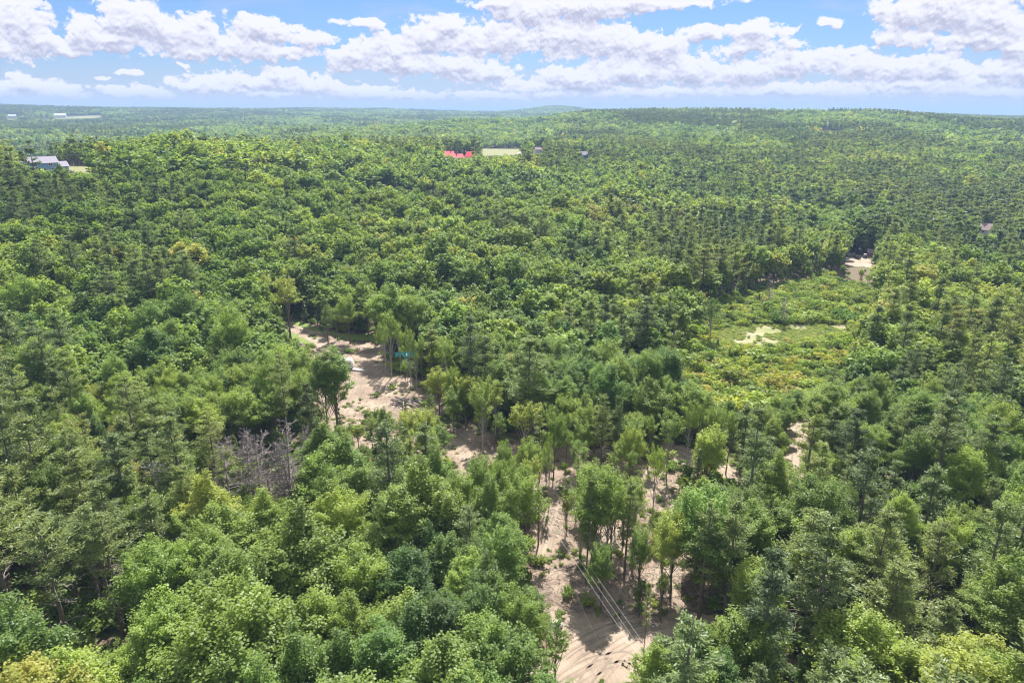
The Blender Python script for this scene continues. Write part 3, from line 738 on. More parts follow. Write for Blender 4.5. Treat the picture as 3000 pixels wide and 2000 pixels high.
# ---- choose the individuals
def proj(t):
    a = P(t[0], t[1], t[2]+t[3]*.75); return a
cand = {0: [], 1: [], 2: []}
for t in TREES:
    if t[7] < 420:
        p = proj(t); 
        if -20 < p[0] < 3020 and 330 < p[1] < 2010: cand[t[4]].append((p[2]/t[3], t))
IND = [(*t, 1.0) for t in ()]
CAP = {0: 290-sum(h[4] == 0 for h in hero_pts), 1: 290-sum(h[4] == 1 for h in hero_pts), 2: 90}
chosen = set()
for k in cand:
    cand[k].sort(key=lambda c: c[0])
    for _, t in cand[k][:CAP[k]]: chosen.add(t); IND.append((*t, 1.0))
REST = [t for t in TREES if t not in chosen]
IND += hero_pts
KN = {0: ('broadleaf_tree', 'broad0'), 1: ('pine_tree', 'pine0'), 2: ('spruce_tree', 'spruce0'), 3: ('slender_tree', 'slender0')}
ZONES = [  # (x, y, words) places one can find in the photo
 (840,960,'by the path above the upper clearing'),(700,850,'at the edge behind the upper path'),(1130,1040,'beside the teal shelter'),(950,1120,'in front of the parked camper'),(1220,1150,'beside the log pile'),(1080,1250,'below the upper sandy clearing'),
 (1330,1330,'on the sandy saddle between clearings'),(1560,1260,'behind the middle clearing'),(1640,1420,'in the middle of the clearing'),(1780,1480,'beside the power line'),(1930,1450,'on the right rim of clearing'),(2080,1300,'along the thin track by the clearing'),
 (2330,1350,'beside the right-hand dirt track'),(1600,1700,'left of the power line cut'),(1830,1700,'right of the power line cut'),(1700,1900,'on the bottom road bend'),(1980,1850,'right of the bottom road bend'),(1500,1900,'left of the bottom road bend'),
 (2120,1000,'at the left end of the meadow'),(2400,870,'above the shrubby meadow'),(2550,980,'at the right end of the meadow'),(2200,1180,'below the shrubby meadow'),(800,1450,'in the grey bare stand'),(470,1500,'around the bleached dead tree'),
 (330,1650,'in the tall lower left stand'),(60,1900,'in the bottom left corner'),(250,1900,'near the bottom at far left'),(600,1900,'along the bottom left of centre'),(900,1900,'along the bottom below the bare stand'),(1200,1900,'along the bottom left of the road'),
 (60,1400,'at the left edge below middle'),(200,1200,'in the left pine wood'),(450,1200,'left of the grey bare stand'),(60,1050,'at the left edge at mid height'),(400,1000,'in the mixed wood left of path'),(600,1100,'midway between left edge and clearing'),
 (650,1700,'just right of the leaning pines'),(950,1650,'directly under the bare stand'),(1200,1650,'in the lower wood by the cut'),(1300,1500,'below the sandy saddle'),(1050,1450,'below the lone shade tree'),(2300,1650,'in the pines below the track end'),
 (2550,1500,'in the pine row beyond the track'),(2800,1500,'in the right wood, lower part'),(2950,1350,'at the right edge below middle'),(2600,1250,'right of the dirt track'),(2800,1100,'in the right broadleaf wood'),(2950,950,'at the right edge at mid height'),
 (2250,1900,'in the bottom pines beside the road'),(2500,1900,'under the largest golden pine'),(2750,1900,'near the bottom right corner'),(2950,1900,'in the bottom right corner'),(1450,1050,'midway between shelter and meadow'),(1700,1050,'just left of the meadow'),(1300,900,'in the wood behind the shelter'),(1900,950,'at the wood edge above the meadow'),
 (2700,1700,'right of the golden pine'),(2950,1650,'at the right edge above the corner'),(2100,1600,'behind the two tall road pines'),(2430,1450,'at the low end of the track'),(600,1300,'above the bleached dead tree'),(300,1400,'just above the tall left pines'),(1400,1750,'in the dense wood left of the cut'),(1050,1780,'in the dense lower wood'),(780,1780,'in the bright lower wood'),(500,1750,'beside the tall leaning pines')]
ZX = np.array([(a, b) for a, b, _ in ZONES], float)
TW = {0: ['deep green', 'mid green', 'fresh green', 'yellow green', 'rusty green'], 1: ['blue green', 'grey green', 'olive green', 'golden green', 'golden green'], 2: ['blackish green', 'dark green', 'olive green', 'yellowish green', 'yellowish green']}
TW[3] = TW[0]
KW = {0: 'broadleaf', 1: 'pine', 2: 'spruce', 3: 'slender tree'}
GW = {0: 'broadleaf trees of the near wood', 1: 'pines of the near wood', 2: 'spruces of the near wood', 3: 'slender trees left standing round the clearing'}
rec = []
for t in IND:
    p = P(t[0], t[1], t[2]+t[3]*.72)
    zi = int(np.argmin(((ZX-np.array([p[0], p[1]]))**2*np.array([1, 1.4])).sum(1)))
    b = TW[t[4]][min(4, int(t[5]*4.4))]
    hz = 'small' if t[3] < 11 else ('tall' if t[3] > (20 if t[4] in (1, 3) else 17) else 'medium')
    if t[4] == 2: hz = 'small' if t[3] < 9 else ('tall' if t[3] > 13 else 'medium')
    rec.append([t, zi, f'{hz} {b} {KW[t[4]]} {ZONES[zi][2]}', p])
byl = {}
for r in rec: byl.setdefault(r[2], []).append(r)
for l, rr in byl.items():
    n = len(rr)
    if n == 1: continue
    rr.sort(key=lambda r: r[3][0])
    od = ['first', 'second', 'third', 'fourth', 'fifth', 'sixth', 'seventh', 'eighth', 'ninth', 'tenth', 'eleventh', 'twelfth', 'thirteenth', 'fourteenth']
    ws = ['left one', 'right one'] if n == 2 else [f'{od[min(i, 13)]} from left' for i in range(n)]
    for r, w_ in zip(rr, ws): r[2] = l+', '+w_
for ri, (t, zi, lab, p) in enumerate(rec):
    x, y, z, h, k, ti, shd, d, wf = t
    nm, vk = KN[k]; vs = VAR[vk]
    v = vs[int(abs(x*7.3+y*3.1)) % len(vs)]
    if k == 1 and wf > 1.3: v = vs[3]
    if k == 1 and x < -25 and y < 110 and wf != 1: v = vs[5]
    if k == 0 and .55 < wf < .9: v = vs[0]
    s = h/v['H']; rr_ = random.Random(int(x*31+y*17))
    sx = s*wf*rr_.uniform(.85, 1.25)
    if h < 11 and wf == 1: sx = max(sx, s*1.1)
    e = empty(nm, (x, y, z), rr_.uniform(0, 6.28), lab[:1].lower()+lab[1:], {0: 'tree', 1: 'pine tree', 2: 'spruce tree', 3: 'tree'}[k], GW[k])
    e.scale = (sx, sx, s)
    if nm == 'pine_tree' and bool(wf != 1) and abs(x) < 1e9: pass
    c = link('crown', v['crown'], e); c['tint'] = ti; c['shade'] = shd
    link('trunk', v['trunk'], e)
    if 'twigs' in v: link('bare_limbs', v['twigs'], e)
rd = random.Random(3)
for _ in range(22):
    DEADPX.append((rd.uniform(620, 940), rd.uniform(1410, 1600), rd.uniform(1210, 1400), rd.uniform(.6, .95), rd.choice([1, 2, 3])))
DW = ['large bleached dead tree with bare spreading limbs above the tall pines', 'bare grey tree at the left of the grey stand', 'tall bare grey tree in the left half of the grey stand', 'bare tree in the upper middle of the grey stand', 'thin bare tree in the core of the grey stand',
 'tall bare tree in the core of the grey stand', 'bare tree just right of the core of the grey stand', 'low bare tree in front of the grey stand', 'bare tree on the right side of the grey stand', 'small bare tree at the lower edge of the grey stand', 'bare tree at the lower right of the grey stand',
 'bare tree at the upper left of the grey stand', 'thin bare tree below the shade tree by the clearing', 'lowest bare tree of the grey stand', 'grey snag at the upper edge of the meadow', 'dead tree with pale limbs in the bottom left corner', 'dead tree among the left pines', 'thin dead tree in the central wood', 'grey spiky snag above the meadow']
order = sorted(range(22), key=lambda k: DEADPX[19+k][0]); ODN = ['first', 'second', 'third', 'fourth', 'fifth', 'sixth', 'seventh', 'eighth', 'ninth', 'tenth', 'eleventh']
nm_ = [''] * 22
for r_, k_ in enumerate(order): nm_[k_] = f"leafless thin tree in the grey stand, {ODN[r_] if r_ < 11 else ODN[21-r_]} from its {'left' if r_ < 11 else 'right'} side"
DW += nm_
for (bx, by, ty, wf, vi), lab in zip(DEADPX, DW):
    X, Y, Z = G(bx, by); hh = 4.0
    while P(X, Y, Z+hh)[1] > ty and hh < 24: hh += .2
    trm, brm, H = DEAD[vi]
    e = empty('dead_tree', (X, Y, Z), bx*.7, lab, 'dead tree', 'dead and bare trees'); s = hh/H; e.scale = (s*wf*1.15, s*wf*1.15, s)
    link('trunk', trm, e); link('bare_limbs', brm, e)

# ---- the rest of each kind: one object per kind
def forest(name, label, cat, rows, variants):
    """rows: (x,y,z,rot,sx,sz,variant,tint,shade); variants: meshes"""
    c = bpy.data.collections.new(name+'_sources')
    for i, me in enumerate(variants):
        o = bpy.data.objects.new(f'{name}_source_{i:02d}', me); c.objects.link(o)
    A = np.array(rows, float)
    me = bpy.data.meshes.new(name); me.vertices.add(len(A)); me.vertices.foreach_set('co', A[:, :3].astype(np.float32).ravel())
    def at(n, typ, vals, key='value'):
        a = me.attributes.new(n, typ, 'POINT'); a.data.foreach_set(key, vals)
    at('rot', 'FLOAT_VECTOR', np.stack([np.zeros(len(A)), np.zeros(len(A)), A[:, 3]], 1).astype(np.float32).ravel(), 'vector')
    at('scl', 'FLOAT_VECTOR', np.stack([A[:, 4], A[:, 4], A[:, 5]], 1).astype(np.float32).ravel(), 'vector')
    at('idx', 'INT', A[:, 6].astype(np.int32)); at('tint', 'FLOAT', A[:, 7].astype(np.float32)); at('shade', 'FLOAT', A[:, 8].astype(np.float32))
    for m in variants[0].materials: me.materials.append(m)
    o = link(name, me); tag(o, label, cat, kind='stuff')
    gn = bpy.data.node_groups.new(name+'_scatter', 'GeometryNodeTree')
    gn.interface.new_socket('Geometry', in_out='INPUT', socket_type='NodeSocketGeometry')
    gn.interface.new_socket('Geometry', in_out='OUTPUT', socket_type='NodeSocketGeometry')
    N = gn.nodes; L = gn.links
    gi = N.new('NodeGroupInput'); go = N.new('NodeGroupOutput')
    ci = N.new('GeometryNodeCollectionInfo'); ci.inputs[0].default_value = c; ci.inputs['Separate Children'].default_value = True; ci.inputs['Reset Children'].default_value = True
    ip = N.new('GeometryNodeInstanceOnPoints'); ip.inputs['Pick Instance'].default_value = True
    def na(nm, dt):
        a = N.new('GeometryNodeInputNamedAttribute'); a.data_type = dt; a.inputs['Name'].default_value = nm
        return [s for s in a.outputs if s.enabled and s.name == 'Attribute'][0]
    L.new(gi.outputs[0], ip.inputs['Points']); L.new(ci.outputs[0], ip.inputs['Instance'])
    L.new(na('idx', 'INT'), ip.inputs['Instance Index']); L.new(na('scl', 'FLOAT_VECTOR'), ip.inputs['Scale'])
    er = N.new('FunctionNodeEulerToRotation'); L.new(na('rot', 'FLOAT_VECTOR'), er.inputs[0]); L.new(er.outputs[0], ip.inputs['Rotation'])
    L.new(ip.outputs[0], go.inputs[0])
    md = o.modifiers.new('scatter', 'NODES'); md.node_group = gn
    return o
def rowsfor(kind, keys):
    meshes = []; first = []; Hs = []
    for k in keys:
        first.append(len(meshes)); 
        for v in VAR[k]: meshes.append(v['all']); Hs.append(v['H'])
    first.append(len(meshes)); rows = []
    rg = np.random.default_rng(900+kind)
    for t in REST:
        if t[4] != kind: continue
        d = t[7]; lod = 0 if d < 175 else 1 if d < 440 else 2 if d < 1150 else 3
        lod = min(lod, len(keys)-1)
        i = int(rg.integers(first[lod], first[lod+1])); s = t[3]/Hs[i]
        rows.append((t[0], t[1], t[2], rg.uniform(0, 6.28), s*rg.uniform(.85, 1.3)*(1.35 if d > 2300 else 1), s, i, t[5], t[6]))
    return rows, meshes
r0, m0 = rowsfor(0, ['broad0', 'broad1', 'broad2', 'broad3'])
forest('broadleaf_forest', 'bright green broadleaf wood stretching to the horizon hills', 'forest', r0, m0)
r1, m1_ = rowsfor(1, ['pine0', 'pine1', 'pine2', 'pine3'])
forest('pine_forest', 'darker grey green pines scattered through the wood to the hills', 'forest', r1, m1_)
r2, m2_ = rowsfor(2, ['spruce0', 'spruce1', 'spruce2'])
forest('spruce_forest', 'small pointed spruces scattered through the farther wood', 'forest', r2, m2_)
print('TREES', len(TREES), 'IND', len(IND), len(r0), len(r1), len(r2), [len(cand[k]) for k in cand], 'labels', len(set(r[2] for r in rec)), len(rec))
# ---- shrubs of the meadow and undergrowth
def blocked(x, y, z, h):
    px, py, _ = P(x, y, z+h)
    return any(inpoly(px, py, K) for K in KEEP)
rg = random.Random(4)
xs = [p[0] for p in W_MEADOW]; ys = [p[1] for p in W_MEADOW]
MS = []
yy = min(ys)
while yy < max(ys):
    xx = min(xs)
    while xx < max(xs):
        x = xx+rg.uniform(-1.3, 1.3); y = yy+rg.uniform(-1.3, 1.3)
        if inpoly(x, y, W_MEADOW):
            z = zgs(x, y); h = rg.uniform(1.0, 3.4)*(1.5 if rg.random() < .12 else 1)
            ok = not any(inpoly(x, y, pl) for pl in ALLCLEAR)
            if ok or rg.random() < .05: MS.append((x, y, z, h if ok else h*.4))
        xx += 2.9
    yy += 2.9
SPM = []
for q_ in range(16):
    a_, b2_ = rg.uniform(2000, 2480), rg.uniform(880, 1180)
    X, Y, Z = G(a_, b2_)
    if inpoly(X, Y, W_MEADOW) and not any(inpoly(X, Y, pl) for pl in ALLCLEAR): SPM.append((a_, X, Y, Z))
SPM.sort()
NB = ['first', 'second', 'third', 'fourth', 'fifth', 'sixth', 'seventh', 'eighth', 'ninth', 'tenth', 'eleventh', 'twelfth', 'thirteenth', 'fourteenth', 'fifteenth', 'sixteenth']
for i, (a_, X, Y, Z) in enumerate(SPM):
    v = VAR['spruce0'][i % 3]; hh = rg.uniform(2.4, 4.6); e = empty('spruce_tree', (X, Y, Z), rg.uniform(0, 6), f'little dark spruce among the meadow shrubs, {NB[i]} from left', 'spruce tree', 'little spruces in the meadow'); e.scale = (hh/v['H']*1.7,)*2+(hh/v['H'],)
    c = link('crown', v['crown'], e); c['tint'] = .3; c['shade'] = .8; link('trunk', v['trunk'], e)
MS.sort(key=lambda s: (s[1]/s[3]))
SW = ['dark green', 'mid green', 'fresh green', 'yellow green', 'reddish']
def mz(px, py):
    a = 'left end' if px < 2080 else 'left half' if px < 2200 else 'middle' if px < 2330 else 'right half' if px < 2460 else 'right end'
    b = 'far side' if py < 880 else 'upper side' if py < 940 else 'grass patch' if py < 1020 else 'lower side' if py < 1120 else 'near side'
    return f'at the {a} of the meadow, {b}'
lab = {}; out = []
for i, (x, y, z, h) in enumerate(MS[:295]):
    p = P(x, y, z+h*.6); ti = min(1, max(0, rg.gauss(.62, .2))); ti = .98 if rg.random() < .04 else ti
    l = f"{'tall' if h > 3 else 'low' if h < 1.6 else 'rounded'} {SW[min(4, int(ti*4.4))]} shrub {mz(p[0], p[1])}"
    out.append([x, y, z, h, ti, l, p]); lab.setdefault(l, []).append(out[-1])
od = ['first', 'second', 'third', 'fourth', 'fifth', 'sixth', 'seventh', 'eighth', 'ninth', 'tenth', 'eleventh', 'twelfth', 'thirteenth', 'fourteenth', 'fifteenth', 'sixteenth', 'seventeenth']
for l, rr in lab.items():
    if len(rr) > 1:
        rr.sort(key=lambda r: r[6][0])
        for i, r in enumerate(rr): r[5] = l+', '+(['left of two', 'right of two'][i] if len(rr) == 2 else od[min(i, 16)]+' from left')
for x, y, z, h, ti, l, p in out:
    v = VAR['bush0'][rg.randrange(4)]
    e = empty('shrub', (x, y, z), rg.uniform(0, 6.28), l, 'shrub', 'shrubs in the meadow'); s = h/v['H']; w_ = s*rg.uniform(.9, 1.5)
    e.scale = (w_, w_, s); c = link('foliage', v['crown'], e); c['tint'] = ti; c['shade'] = rg.uniform(.75, 1.15)
    link('stem', v['trunk'], e)
UG = []
for (x, y, z, h) in MS[295:]: UG.append((x, y, z, rg.uniform(0, 6), h/2.4*1.2, h/2.4, rg.randrange(4), rg.uniform(.2, .8), rg.uniform(.8, 1.1)))
W_RT = [wp(ROAD), wp(TRACK), wp(TRACK2)]; W_S2 = wp(SAND)
fx_, fy_ = ring(60, 270, 1.5, 40)
fm = inpoly(fx_, fy_, W_S2) & (vnoise(fx_, fy_, 8, 90)*.6+vnoise(fx_, fy_, 2.5, 91)*.4 > .56)
for pl in W_RT: fm &= ~inpoly(fx_, fy_, pl)
for x, y in zip(fx_[fm], fy_[fm]):
    if rg.random() < .45: continue
    k_ = rg.uniform(.1, .42)*(1.6 if rg.random() < .1 else 1); UG.append((x, y, 0.0, rg.uniform(0, 6.28), k_*1.3, k_, rg.randrange(4), min(1, max(0, rg.gauss(.5, .2))), rg.uniform(.7, 1.1)))
ux, uy = ring(38, 330, 3.6, 50)
uz = zg(ux, uy); ue = np.zeros(ux.size, bool)
for pl in ALLCLEAR: ue |= inpoly(ux, uy, pl)
ue |= inpoly(ux, uy, W_MEADOW)
for x, y, z, e_ in zip(ux, uy, uz, ue):
    sc_ = rg.uniform(.5, 1.5)
    if e_:
        if rg.random() < .84: continue
        sc_ *= rg.uniform(.25, .7)
    if blocked(x, y, z, sc_*2.4) and rg.random() < .35: continue
    UG.append((x, y, z, rg.uniform(0, 6.28), sc_*1.2, sc_, rg.randrange(4), min(1, max(0, rg.gauss(.4, .15))), rg.uniform(.7, 1.1)))
W_GR = wp(GRASSY); gx_, gy_ = ring(180, 330, .95, 40)
for x, y in zip(gx_, gy_):
    m_ = inpoly(x, y, W_MEADOW)
    if not m_ or vnoise(np.array([x]), np.array([y]), 7, 61)[0] < (.42 if inpoly(x, y, W_GR) else .3): continue
    k_ = rg.uniform(.12, .3); UG.append((x, y, float(zg(np.array([x]), np.array([y]))[0]), rg.uniform(0, 6.28), k_*1.9, k_*.9, rg.randrange(4), min(1, max(0, rg.gauss(.7, .13))), rg.uniform(.85, 1.15)))
forest('undergrowth', 'low green undergrowth and seedlings between the trunks', 'undergrowth', UG, [v['all'] for v in VAR['bush0']])

# ------------------------------------------------------------------ ground
def ground_mat():
    m, t, o = mat('forest_floor'); c = t.new('ShaderNodeTexCoord')
    def nz(s, d=6, r=.6):
        n = t.new('ShaderNodeTexNoise'); t.link(c.outputs['Object'], n.inputs['Vector'])
        n.inputs['Scale'].default_value = s; n.inputs['Detail'].default_value = d; n.inputs['Roughness'].default_value = r; return n.outputs[0]
    a = t.ramp(nz(.9, 8, .7), [(.3, (.075, .05, .032)), (.5, (.15, .10, .07)), (.7, (.24, .18, .135))])
    g_ = t.ramp(nz(1.6, 6, .7), [(.3, (.05, .08, .02)), (.7, (.13, .18, .05))])
    f = t.smooth(nz(.11, 4, .6), .46, .60)
    col = t.mix(t.math('MULTIPLY', f, .75), a, g_)
    p = t.new('ShaderNodeBsdfPrincipled'); p.inputs['Roughness'].default_value = .95; t.link(col, p.inputs['Base Color'])
    b_ = t.new('ShaderNodeBump'); b_.inputs['Strength'].default_value = .6; b_.inputs['Distance'].default_value = .25
    t.link(nz(2.2, 8, .7), b_.inputs['Height']); t.link(b_.outputs[0], p.inputs['Normal'])
    t.link(p.outputs[0], o.inputs[0]); return m
def sand_mat(name, lo, mid, hi, debris=.45):
    m, t, o = mat(name); c = t.new('ShaderNodeTexCoord')
    def nz(s, d=6, r=.6, st=None):
        n = t.new('ShaderNodeTexNoise')
        if st:
            mp = t.new('ShaderNodeMapping'); mp.inputs['Scale'].default_value = st; mp.inputs['Rotation'].default_value = (0, 0, .5)
            t.link(c.outputs['Object'], mp.inputs[0]); t.link(mp.outputs[0], n.inputs['Vector'])
        else: t.link(c.outputs['Object'], n.inputs['Vector'])
        n.inputs['Scale'].default_value = s; n.inputs['Detail'].default_value = d; n.inputs['Roughness'].default_value = r; return n.outputs[0]
    col = t.ramp(t.math('MULTIPLY_ADD', nz(.14, 8, .62), .75, t.math('MULTIPLY', nz(1.3, 6, .7, (3, .4, 1)), .25)), [(.36, lo), (.5, mid), (.64, hi)])
    deb = t.smooth(nz(.12, 5, .65), .52, .62); fine = t.smooth(nz(3.2, 5, .8), .42, .60)
    k = t.math('MULTIPLY', t.math('MULTIPLY', deb, fine), debris*1.6, clamp=True)
    col = t.mix(k, col, (.13, .095, .07, 1))
    gr = t.math('MULTIPLY', t.smooth(nz(.3, 5, .7), .60, .68), t.smooth(nz(4, 4, .7), .4, .55))
    col = t.mix(t.math('MULTIPLY', gr, .6), col, (.10, .15, .04, 1))
    p = t.new('ShaderNodeBsdfPrincipled'); p.inputs['Roughness'].default_value = .92; t.link(col, p.inputs['Base Color'])
    b_ = t.new('ShaderNodeBump'); b_.inputs['Strength'].default_value = .7; b_.inputs['Distance'].default_value = .18
    t.link(nz(1.7, 8, .72), b_.inputs['Height']); t.link(b_.outputs[0], p.inputs['Normal'])
    t.link(p.outputs[0], o.inputs[0]); return m
M['floor'] = ground_mat()
M['sand'] = sand_mat('sand', (.165, .11, .08), (.285, .215, .16), (.40, .315, .24), .8)
M['dirt'] = sand_mat('dirt_road_sand', (.265, .20, .15), (.34, .265, .20), (.405, .325, .255), .15)
M['meadow'] = sand_mat('meadow_ground', (.17, .20, .06), (.25, .24, .11), (.38, .31, .22), .2)
M['hay'] = simple('mown_field', (.20, .20, .085), .95, .3, .08)
M['grass'] = simple('grass', (.15, .20, .045), .95, .45, .9)
rr = np.concatenate([[0.01], np.arange(15, 700, 7.0), np.arange(700, 1500, 18), np.arange(1500, 6400, 60), [7000, 9000, 12000, 16000]])
aa = np.radians(np.concatenate([np.arange(-180, -60, 6), np.arange(-60, 60, .5), np.arange(60, 181, 6)]))
RR, AA = np.meshgrid(rr, aa, indexing='ij')
GXx, GYy = RR*np.sin(AA), RR*np.cos(AA)
GZ = zg(GXx, GYy)
GZ = np.where(np.abs(AA) > R(60), GZ*np.clip(1-(np.abs(AA)-R(60))/R(60), 0, 1)*1.0, GZ)
n0, n1_ = RR.shape
I = np.arange(n0*n1_).reshape(n0, n1_)
Q = np.stack([I[:-1, :-1], I[:-1, 1:], I[1:, 1:], I[1:, :-1]], -1).reshape(-1, 4)[:, ::-1]
gme = make_mesh('ground', np.stack([GXx, GYy, GZ], -1).reshape(-1, 3), Q, None, [M['floor']], smooth=True)
tag(link('ground', gme), 'brown leaf littered forest floor under the trees', kind='structure')
def sheet(name, label, polys, m, step, lift, jag=1.4, kind='structure', cat=None, thick=None):
    W_ = polys; xs = [p[0] for pl in W_ for p in pl]; ys = [p[1] for pl in W_ for p in pl]
    gx = np.arange(min(xs)-2, max(xs)+2, step); gy = np.arange(min(ys)-2, max(ys)+2, step)
    X, Y = np.meshgrid(gx, gy, indexing='ij')
    jx = X+(vnoise(X, Y, jag*1.6, 21)-.5)*jag*2+(vnoise(X, Y, jag*.5, 22)-.5)*jag; jy = Y+(vnoise(X, Y, jag*1.6, 23)-.5)*jag*2+(vnoise(X, Y, jag*.5, 24)-.5)*jag
    ins = np.zeros(X.shape, bool)
    for pl in W_: ins |= inpoly(jx, jy, pl)
    c = ins[:-1, :-1] & ins[1:, :-1] & ins[1:, 1:] & ins[:-1, 1:]
    I = np.arange(X.size).reshape(X.shape)
    Q = np.stack([I[:-1, :-1], I[1:, :-1], I[1:, 1:], I[:-1, 1:]], -1)[c]
    u, inv = np.unique(Q, return_inverse=True)
    Z = zg(X.ravel()[u], Y.ravel()[u])+lift
    V = np.stack([X.ravel()[u], Y.ravel()[u], Z], 1)
    me = make_mesh(name, V, inv.reshape(-1, 4), None, [m], smooth=True)
    return tag(link(name, me), label, cat, kind=kind)
sheet('sandy_clearing', 'pale sandy clearing with wheel ruts and scattered slash', [wp(SAND)], M['sand'], .45, .06)
sheet('dirt_road', 'pale dirt road bending through the trees at the bottom', [wp(ROAD)], M['dirt'], .35, .085, .9)
sheet('dirt_track', 'narrow sandy track dappled with tree shadow', [wp(TRACK), wp(TRACK2)], M['dirt'], .4, .075, .9)
sheet('meadow', 'shrubby green meadow with bare sandy patches', [W_MEADOW], M['meadow'], .7, .05)
sheet('parking_lot', 'pale sandy yard with parked vehicles in the right wood', [wp(LOT)], M['dirt'], .7, .09)
sheet('lawn', 'yellow green lawn around the blue house', [wp(YARD)], M['hay'], 1.2, .12)
sheet('grass_verge', 'green grass beside the upper path', [wp(LAWN), wp(LAWN2)], M['grass'], .45, .08)
sheet('hay_field', 'pale mown hay field behind the red roofed house', [wp(FIELD)], M['hay'], 3.0, .45, 3)
sheet('far_field', 'pale field on the far left hill by the white barn', [wp(FARM)], M['hay'], 9.0, 1.2, 6)

# ------------------------------------------------------------------ buildings
def vec(n, col, r=.7, v=.08, sc=.6): M[n] = simple(n, col, r, v, sc)
vec('blue_siding', (.14, .27, .50)); vec('white_trim', (.78, .78, .78)); vec('grey_shingle', (.30, .275, .335), .9, .15); vec('red_roof', (.72, .055, .07), .6)
vec('white_siding', (.62, .63, .70)); vec('glass', (.05, .06, .08), .2); vec('brick', (.25, .09, .07), .9); vec('pale_roof', (.62, .60, .66)); vec('brown_roof', (.30, .22, .22), .9)
vec('teal_tarp', (.05, .42, .40), .45); vec('camper_white', (.80, .80, .80), .4, .05); vec('camper_grey', (.36, .37, .42), .5); vec('tyre', (.02, .02, .02), .9)
vec('black_paint', (.035, .035, .045), .35); vec('white_paint', (.75, .75, .78), .35); vec('steel', (.4, .4, .42), .5); vec('red_paint', (.45, .05, .04), .5)
vec('rock', (.46, .44, .42), .9, .3, 2); vec('log_bark', (.30, .25, .215), .95, .35, 2); vec('cut_wood', (.50, .38, .26), .9, .2, 6); vec('pole_wood', (.27, .16, .095), .9, .25, 2); vec('wire', (.62, .62, .64), .4, .02); vec('dark_wire', (.12, .12, .12), .6)
vec('red_siding', (.38, .13, .14), .8); vec('earth', (.48, .22, .13), .95, .3, .05)
def wing(par, cx, cyy, w_, d, e, r, wallm, roofm, z0=0.0, trim=True):
    """gabled block, ridge along x; returns wall and roof parts"""
    b_ = MB(); b_.prism([(cyy-d/2, z0-1.5), (cyy+d/2, z0-1.5), (cyy+d/2, z0+e), (cyy, z0+e+r), (cyy-d/2, z0+e)], (cx-w_/2, cx+w_/2))
    wa = b_.build('wall', M[wallm], par)
    f = MB(); o = .45; t = .22; sl = r/(d/2)
    for sgn in (-1, 1):
        ye = cyy+sgn*(d/2+o); ze = z0+e-sl*o
        pl = [(cyy, z0+e+r+.02), (ye, ze+.02), (ye, ze+t), (cyy, z0+e+r+t+.05)]
        f.prism(pl if sgn > 0 else pl[::-1], (cx-w_/2-o, cx+w_/2+o))
    ro = f.build('roof', M[roofm], par)
    if trim:
        g_ = MB()
        for xe in (cx-w_/2-o-.06, cx+w_/2+o+.06):
            for sgn in (-1, 1):
                ye = cyy+sgn*(d/2+o+.05); ze = z0+e-sl*(o+.05)
                pl = [(cyy, z0+e+r-.12), (ye, ze-.12), (ye, ze+t+.04), (cyy, z0+e+r+t+.09)]
                g_.prism(pl, (xe-.06, xe+.06))
        g_.build('rake_trim', M['white_trim'], ro)
    return wa, ro
def window(par, x, y, z, w_, h, face='f'):
    f = MB(); gl = MB(); t = .12
    if face == 'f':
        for c, d in (((x, y-.05, z+h/2), (w_+2*t, .1, t)), ((x, y-.05, z-h/2), (w_+2*t, .1, t)), ((x-w_/2, y-.048, z), (t, .1, h)), ((x+w_/2, y-.048, z), (t, .1, h)), ((x, y-.047, z), (t*.8, .1, h))): f.box(c, d)
        gl.box((x, y-.015, z), (w_, .04, h))
    else:
        s = -1 if face == 'l' else 1
        for c, d in (((x+s*.05, y, z+h/2), (.1, w_+2*t, t)), ((x+s*.05, y, z-h/2), (.1, w_+2*t, t)), ((x+s*.048, y-w_/2, z), (.1, t, h)), ((x+s*.048, y+w_/2, z), (.1, t, h))): f.box(c, d)
        gl.box((x+s*.015, y, z), (.04, w_, h))
    fr = f.build('window', M['white_trim'], par); gl.build('pane', M['glass'], fr)
def chimney(par, x, y, z0, z1, s=.8):
    b_ = MB(); b_.box((x, y, (z0+z1)/2), (s, s, z1-z0)); b_.box((x, y, z1+.08), (s+.25, s+.25, .16)); b_.build('chimney', M['brick'], par)
# blue house
X, Y, Z = G(128, 505)
h_ = empty('blue_house', (X, Y, Z+.2), R(50), 'large blue house with grey roof and white trimmed windows on the left hill', 'house')
wing(h_, 0, 0, 15, 9, 5.6, 3.3, 'blue_siding', 'grey_shingle'); wa, ro = wing(h_, -13.4, .6, 12, 8.5, 3.6, 3.0, 'blue_siding', 'grey_shingle'); wing(h_, 10.4, 1.0, 6, 7.5, 3.0, 2.6, 'blue_siding', 'grey_shingle')
for a, b_, c, d in ((-5.0, 4.4, 2.4, 1.7), (-3.4, 1.7, 1.7, 1.3), (3.2, 4.4, 2.2, 1.6), (4.2, 1.7, 2.0, 1.4), (-.2, 1.7, 1.6, 1.3)): window(h_, a, -4.5, b_, c, d)
window(h_, -16, -3.65, 1.9, 1.8, 1.3); window(h_, -11, -3.65, 1.9, 1.8, 1.3); window(h_, -19.4, .6, 1.9, 1.5, 1.3, 'l'); window(h_, -19.4, .6, 4.3, 1.2, 1.1, 'l'); window(h_, 11, -2.75, 1.7, 1.5, 1.2)
b_ = MB(); b_.box((-6.2, -4.56, 1.1), (1.1, .12, 2.2)); b_.build('door', M['white_trim'], h_)
chimney(h_, -7.2, 1.0, 6.5, 9.3, .9)
